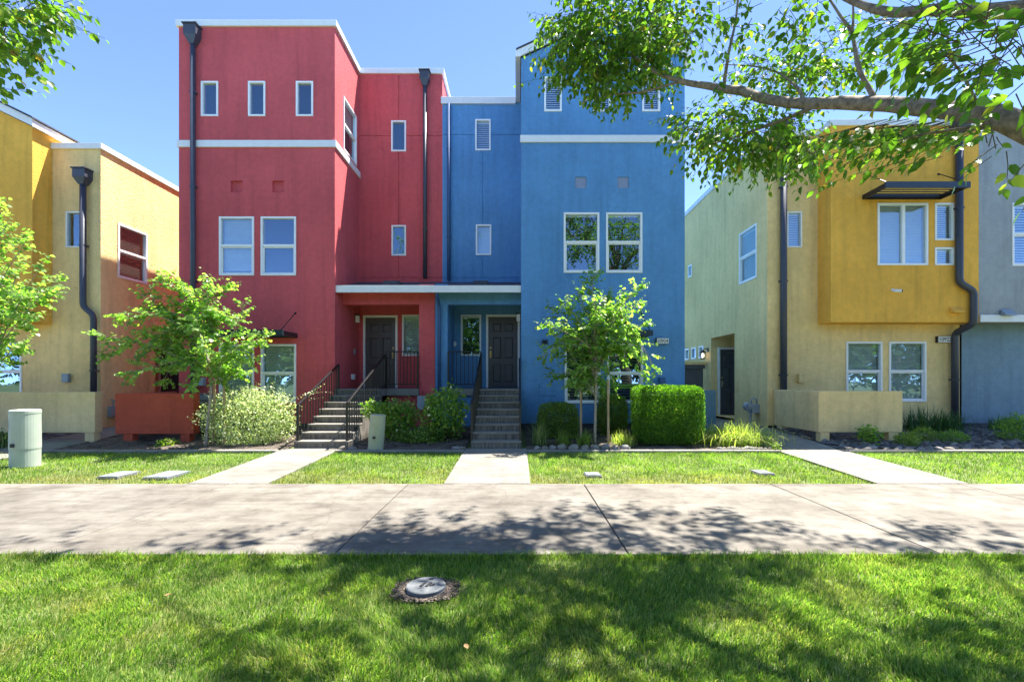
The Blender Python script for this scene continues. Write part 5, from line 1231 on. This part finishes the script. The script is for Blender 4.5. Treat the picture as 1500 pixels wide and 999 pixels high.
# E: drooping spray over the ochre bay
for i in range(58):
    s0 = (1470 - RNG.random() * 190, 172 + RNG.random() * 22, 2.95 + RNG.random() * .7)
    f.twig(P(*s0), (-.9, RNG.normal() * .25 + .1, -.20 + RNG.normal() * .11), RNG.uniform(.4, .85), .085, .05, .2, .12, .003, .6)
for (px, py, L_) in ((1290, 215, .8), (1330, 235, .75), (1300, 175, .7), (1380, 230, .55), (1260, 185, .6)): f.twig(P(px, py, 3.2), (-.95, 0, -.22), L_, .08, .05, .1, .08, .003, .5)
clump(1452, 215, 2.9, 26, 16, .2, 5, .085, .4, (.15, .28), (-.2, 0, -.3)); clump(1508, 250, 2.4, 16, 14, .15, 2, .09, .4, (.15, .25), (-.2, 0, -.3))
f.finish(tree, 'leaf_street', 'twig', wid=.66)
# upper crown (above the frame): it shades the walk and the lawn
f = Foliage(); hb = MB()
HI = [((2.4, 7.3, 8.75), (1.0, .55, .35), 70), ((4.5, 7.6, 8.9), (1.5, .6, .35), 100), ((-.8, 6.95, 9.2), (1.6, .25, .3), 16), ((.6, 7.0, 9.0), (.8, .3, .3), 18), ((3.6, 6.4, 8.3), (1.4, .5, .4), 70), ((7.4, 6.9, 8.8), (1.1, .45, .4), 60), ((1.6, 6.5, 8.6), (.7, .35, .35), 35), ((4.5, 4.9, 7.8), (1.6, 1.0, .8), 120), ((2.3, 4.7, 7.9), (1.5, .9, .7), 105), ((6.4, 4.2, 8.0), (1.5, 1.3, .9), 90), ((5.0, 3.2, 8.4), (2.0, 1.0, .8), 120), ((3.0, 3.3, 8.3), (1.3, .7, .6), 60), ((7.6, 4.9, 7.6), (1.2, .8, .7), 50)]
for c, r, n in HI:
    e = Vector(c); s0 = Vector((4.9, 2.7, 6.8)); pa = smooth_path([s0, s0.lerp(e, .5) + Vector((0, 0, .5)), e], 5); hb.tube(pa, lerp_list([.06, .03, .012], len(pa)), 7, False)
    for i in range(int(n * 1.35)):
        q, v_ = inside(1, c, r); f.twig(q[0], Vector(v_[0]) * .6 + rvec() * .7, RNG.uniform(.45, .9), .125, .07, .3, .25, .004, .4, skip=.1)
hb.build('crown_limbs', 'bark_brown', tree, smooth=True)
f.finish(tree, 'leaf_street', 'twig', name='crown_leaves')

# street tree outside the left edge: its outer sprays show at the top left
RNG = np.random.default_rng(5)
tree = thing('street_tree', (-7.4, 3.2, -.05), 'second street tree whose leafy twig tips hang in at the top left corner', 'tree')
t = MB(); pa = smooth_path([(-7.4, 3.2, -.1), (-7.35, 3.2, 1.5), (-7.2, 3.3, 3.2), (-6.8, 3.5, 5.2), (-6.6, 3.7, 7.5)], 5); t.tube(pa, lerp_list([.22, .17, .15, .11, .05], len(pa)), 12); t.build('trunk', 'bark_brown', tree, smooth=True)
l1 = limb([(-7.15, 3.3, 3.4), (-6.3, 3.7, 4.3), P(-140, 40, 4.3), P(-60, 30, 4.3), P(10, 25, 4.3)], [.09, .06, .035, .018, .008])
f = Foliage()
clump(10, 25, 4.3, 62, 34, .35, 46, .095, .35, (.25, .5), (.45, 0, -.05)); clump(-20, 60, 4.2, 45, 30, .3, 20, .095, .4, (.25, .5), (.4, 0, -.1))
clump(75, 20, 4.3, 22, 16, .25, 9, .09, .4, (.2, .4), (.6, 0, .0))
f.twig(P(-30, 128, 4.0), (1, 0, -.02), .55, .08, .045, .1, .1, .003, .3); f.twig(P(-30, 85, 4.0), (1, 0, -.05), .35, .08, .045, .1, .1, .003, .3); f.twig(P(-25, 118, 4.0), (1, .1, -.4), .3, .08, .045, .3, .1, .003, .4)
for c, r, n in [((-5.2, 5.4, 8.6), (2.2, .5, .6), 46), ((-6.6, 4.2, 8.8), (1.6, 1.2, .9), 70), ((-2.8, 5.6, 9.6), (1.4, .35, .4), 20)]:
    e = Vector(c); s0 = Vector((-6.7, 3.6, 6.5)); pa = smooth_path([s0, s0.lerp(e, .5) + Vector((0, 0, .4)), e], 5); b = MB(); b.tube(pa, lerp_list([.05, .025, .01], len(pa)), 7, False); b.build('limb', 'bark_brown', tree, smooth=True)
    for i in range(n):
        q, v_ = inside(1, c, r); f.twig(q[0], Vector(v_[0]) * .6 + rvec() * .7, RNG.uniform(.4, .8), .115, .07, .3, .25, .004, .4, skip=.12)
f.finish(tree, 'leaf_street', 'twig')

# trees across the green behind the viewer (seen in the window panes)
RNG = np.random.default_rng(9)
for (x, y, h_, r_) in ((-9, -13, 8.5, 3.6), (-2.5, -15, 10, 4.0), (4.5, -12.5, 8, 3.4), (12, -14, 9.5, 4.0), (-16, -15, 9, 4), (19, -15, 8.5, 4.2), (27, -16, 9, 4.5), (-24, -16, 9, 4.5), (35, -17, 9, 4.5), (43, -18, 9, 5), (-33, -17, 9, 4.5), (-42, -18, 9, 5), (31, -22, 9, 5), (39, -23, 10, 5), (24, -22, 9, 5), (-29, -22, 9, 5), (-20, -21, 9, 4.5), (8, -19, 9, 4.5), (-6, -20, 10, 4.5), (1, -20, 8, 4.5), (16, -20, 9, 4.5), (-13, -20, 9, 4.5)):
    o = thing('green_tree', (x, y, -.05), 'round leafy tree on the green facing the houses', 'tree', 'trees across the green')
    b = MB(); pa = smooth_path([(x, y, -.1), (x + .1, y, 2), (x, y + .1, h_ * .7)], 4); b.tube(pa, lerp_list([.25, .18, .06], len(pa)), 10); b.build('trunk', 'bark_brown', o, smooth=True)
    Pn, v_ = inside(3000, (x, y, h_ * .54), (r_, r_, h_ * .48), .55); lum = np.array([mnoise.noise(Vector(a * 2.5) + Vector((x, y, 0))) for a in v_]); Pn = np.array([x, y, h_ * .54]) + (Pn - np.array([x, y, h_ * .54])) * (1 + .5 * lum)[:, None]
    leaves_mesh('crown', Pn, RNG.normal(size=Pn.shape), v_ + RNG.normal(size=Pn.shape) * .6, RNG.uniform(.25, .5, len(Pn)), 'leaf_far', o, SMALL_T, SMALL_F, 1.4)

# ================================================================== LIGHT, SKY, CAMERA
SUN = Vector((.355, .275, 1.0)).normalized()
ld = bpy.data.lights.new('sun', 'SUN'); ld.energy = SUN_E; ld.angle = math.radians(.53); ld.color = (1.0, .95, .87)
lo = bpy.data.objects.new('sun', ld); COL.objects.link(lo); lo.location = (10, 10, 30); lo.rotation_euler = SUN.to_track_quat('Z', 'Y').to_euler()
w = bpy.data.worlds.new('World'); SC.world = w; w.use_nodes = True; nt = w.node_tree; nt.nodes.clear()
wo = nt.nodes.new('ShaderNodeOutputWorld'); bg = nt.nodes.new('ShaderNodeBackground'); sk = nt.nodes.new('ShaderNodeTexSky')
sk.sky_type = 'NISHITA'; sk.sun_disc = False; sk.sun_elevation = math.asin(SUN.z); sk.sun_rotation = math.atan2(SUN.x, SUN.y)
sk.altitude = 0; sk.air_density = AIR; sk.dust_density = DUST; sk.ozone_density = OZ
bg.inputs['Strength'].default_value = SKY_E
nt.links.new(sk.outputs[0], bg.inputs[0]); nt.links.new(bg.outputs[0], wo.inputs[0])
cd = bpy.data.cameras.new('camera'); co = bpy.data.objects.new('camera', cd); COL.objects.link(co); co.location = (0, 0, CAMZ); co.rotation_euler = (math.radians(90), 0, 0)
cd.sensor_width = 36; cd.lens = 36 * F / 1500; cd.shift_x = -8 / 1500; cd.shift_y = 58.5 / 1500; cd.clip_start = .05; cd.clip_end = 3000
SC.camera = co
vs_ = SC.view_settings; vs_.view_transform = 'Standard'; vs_.look = 'None'; vs_.exposure = EXPO; vs_.gamma = 1; vs_.use_curve_mapping = False
SC.render.engine = 'CYCLES'
cy = SC.cycles; cy.max_bounces = 8; cy.transparent_max_bounces = 16; cy.transmission_bounces = 6; cy.diffuse_bounces = 5
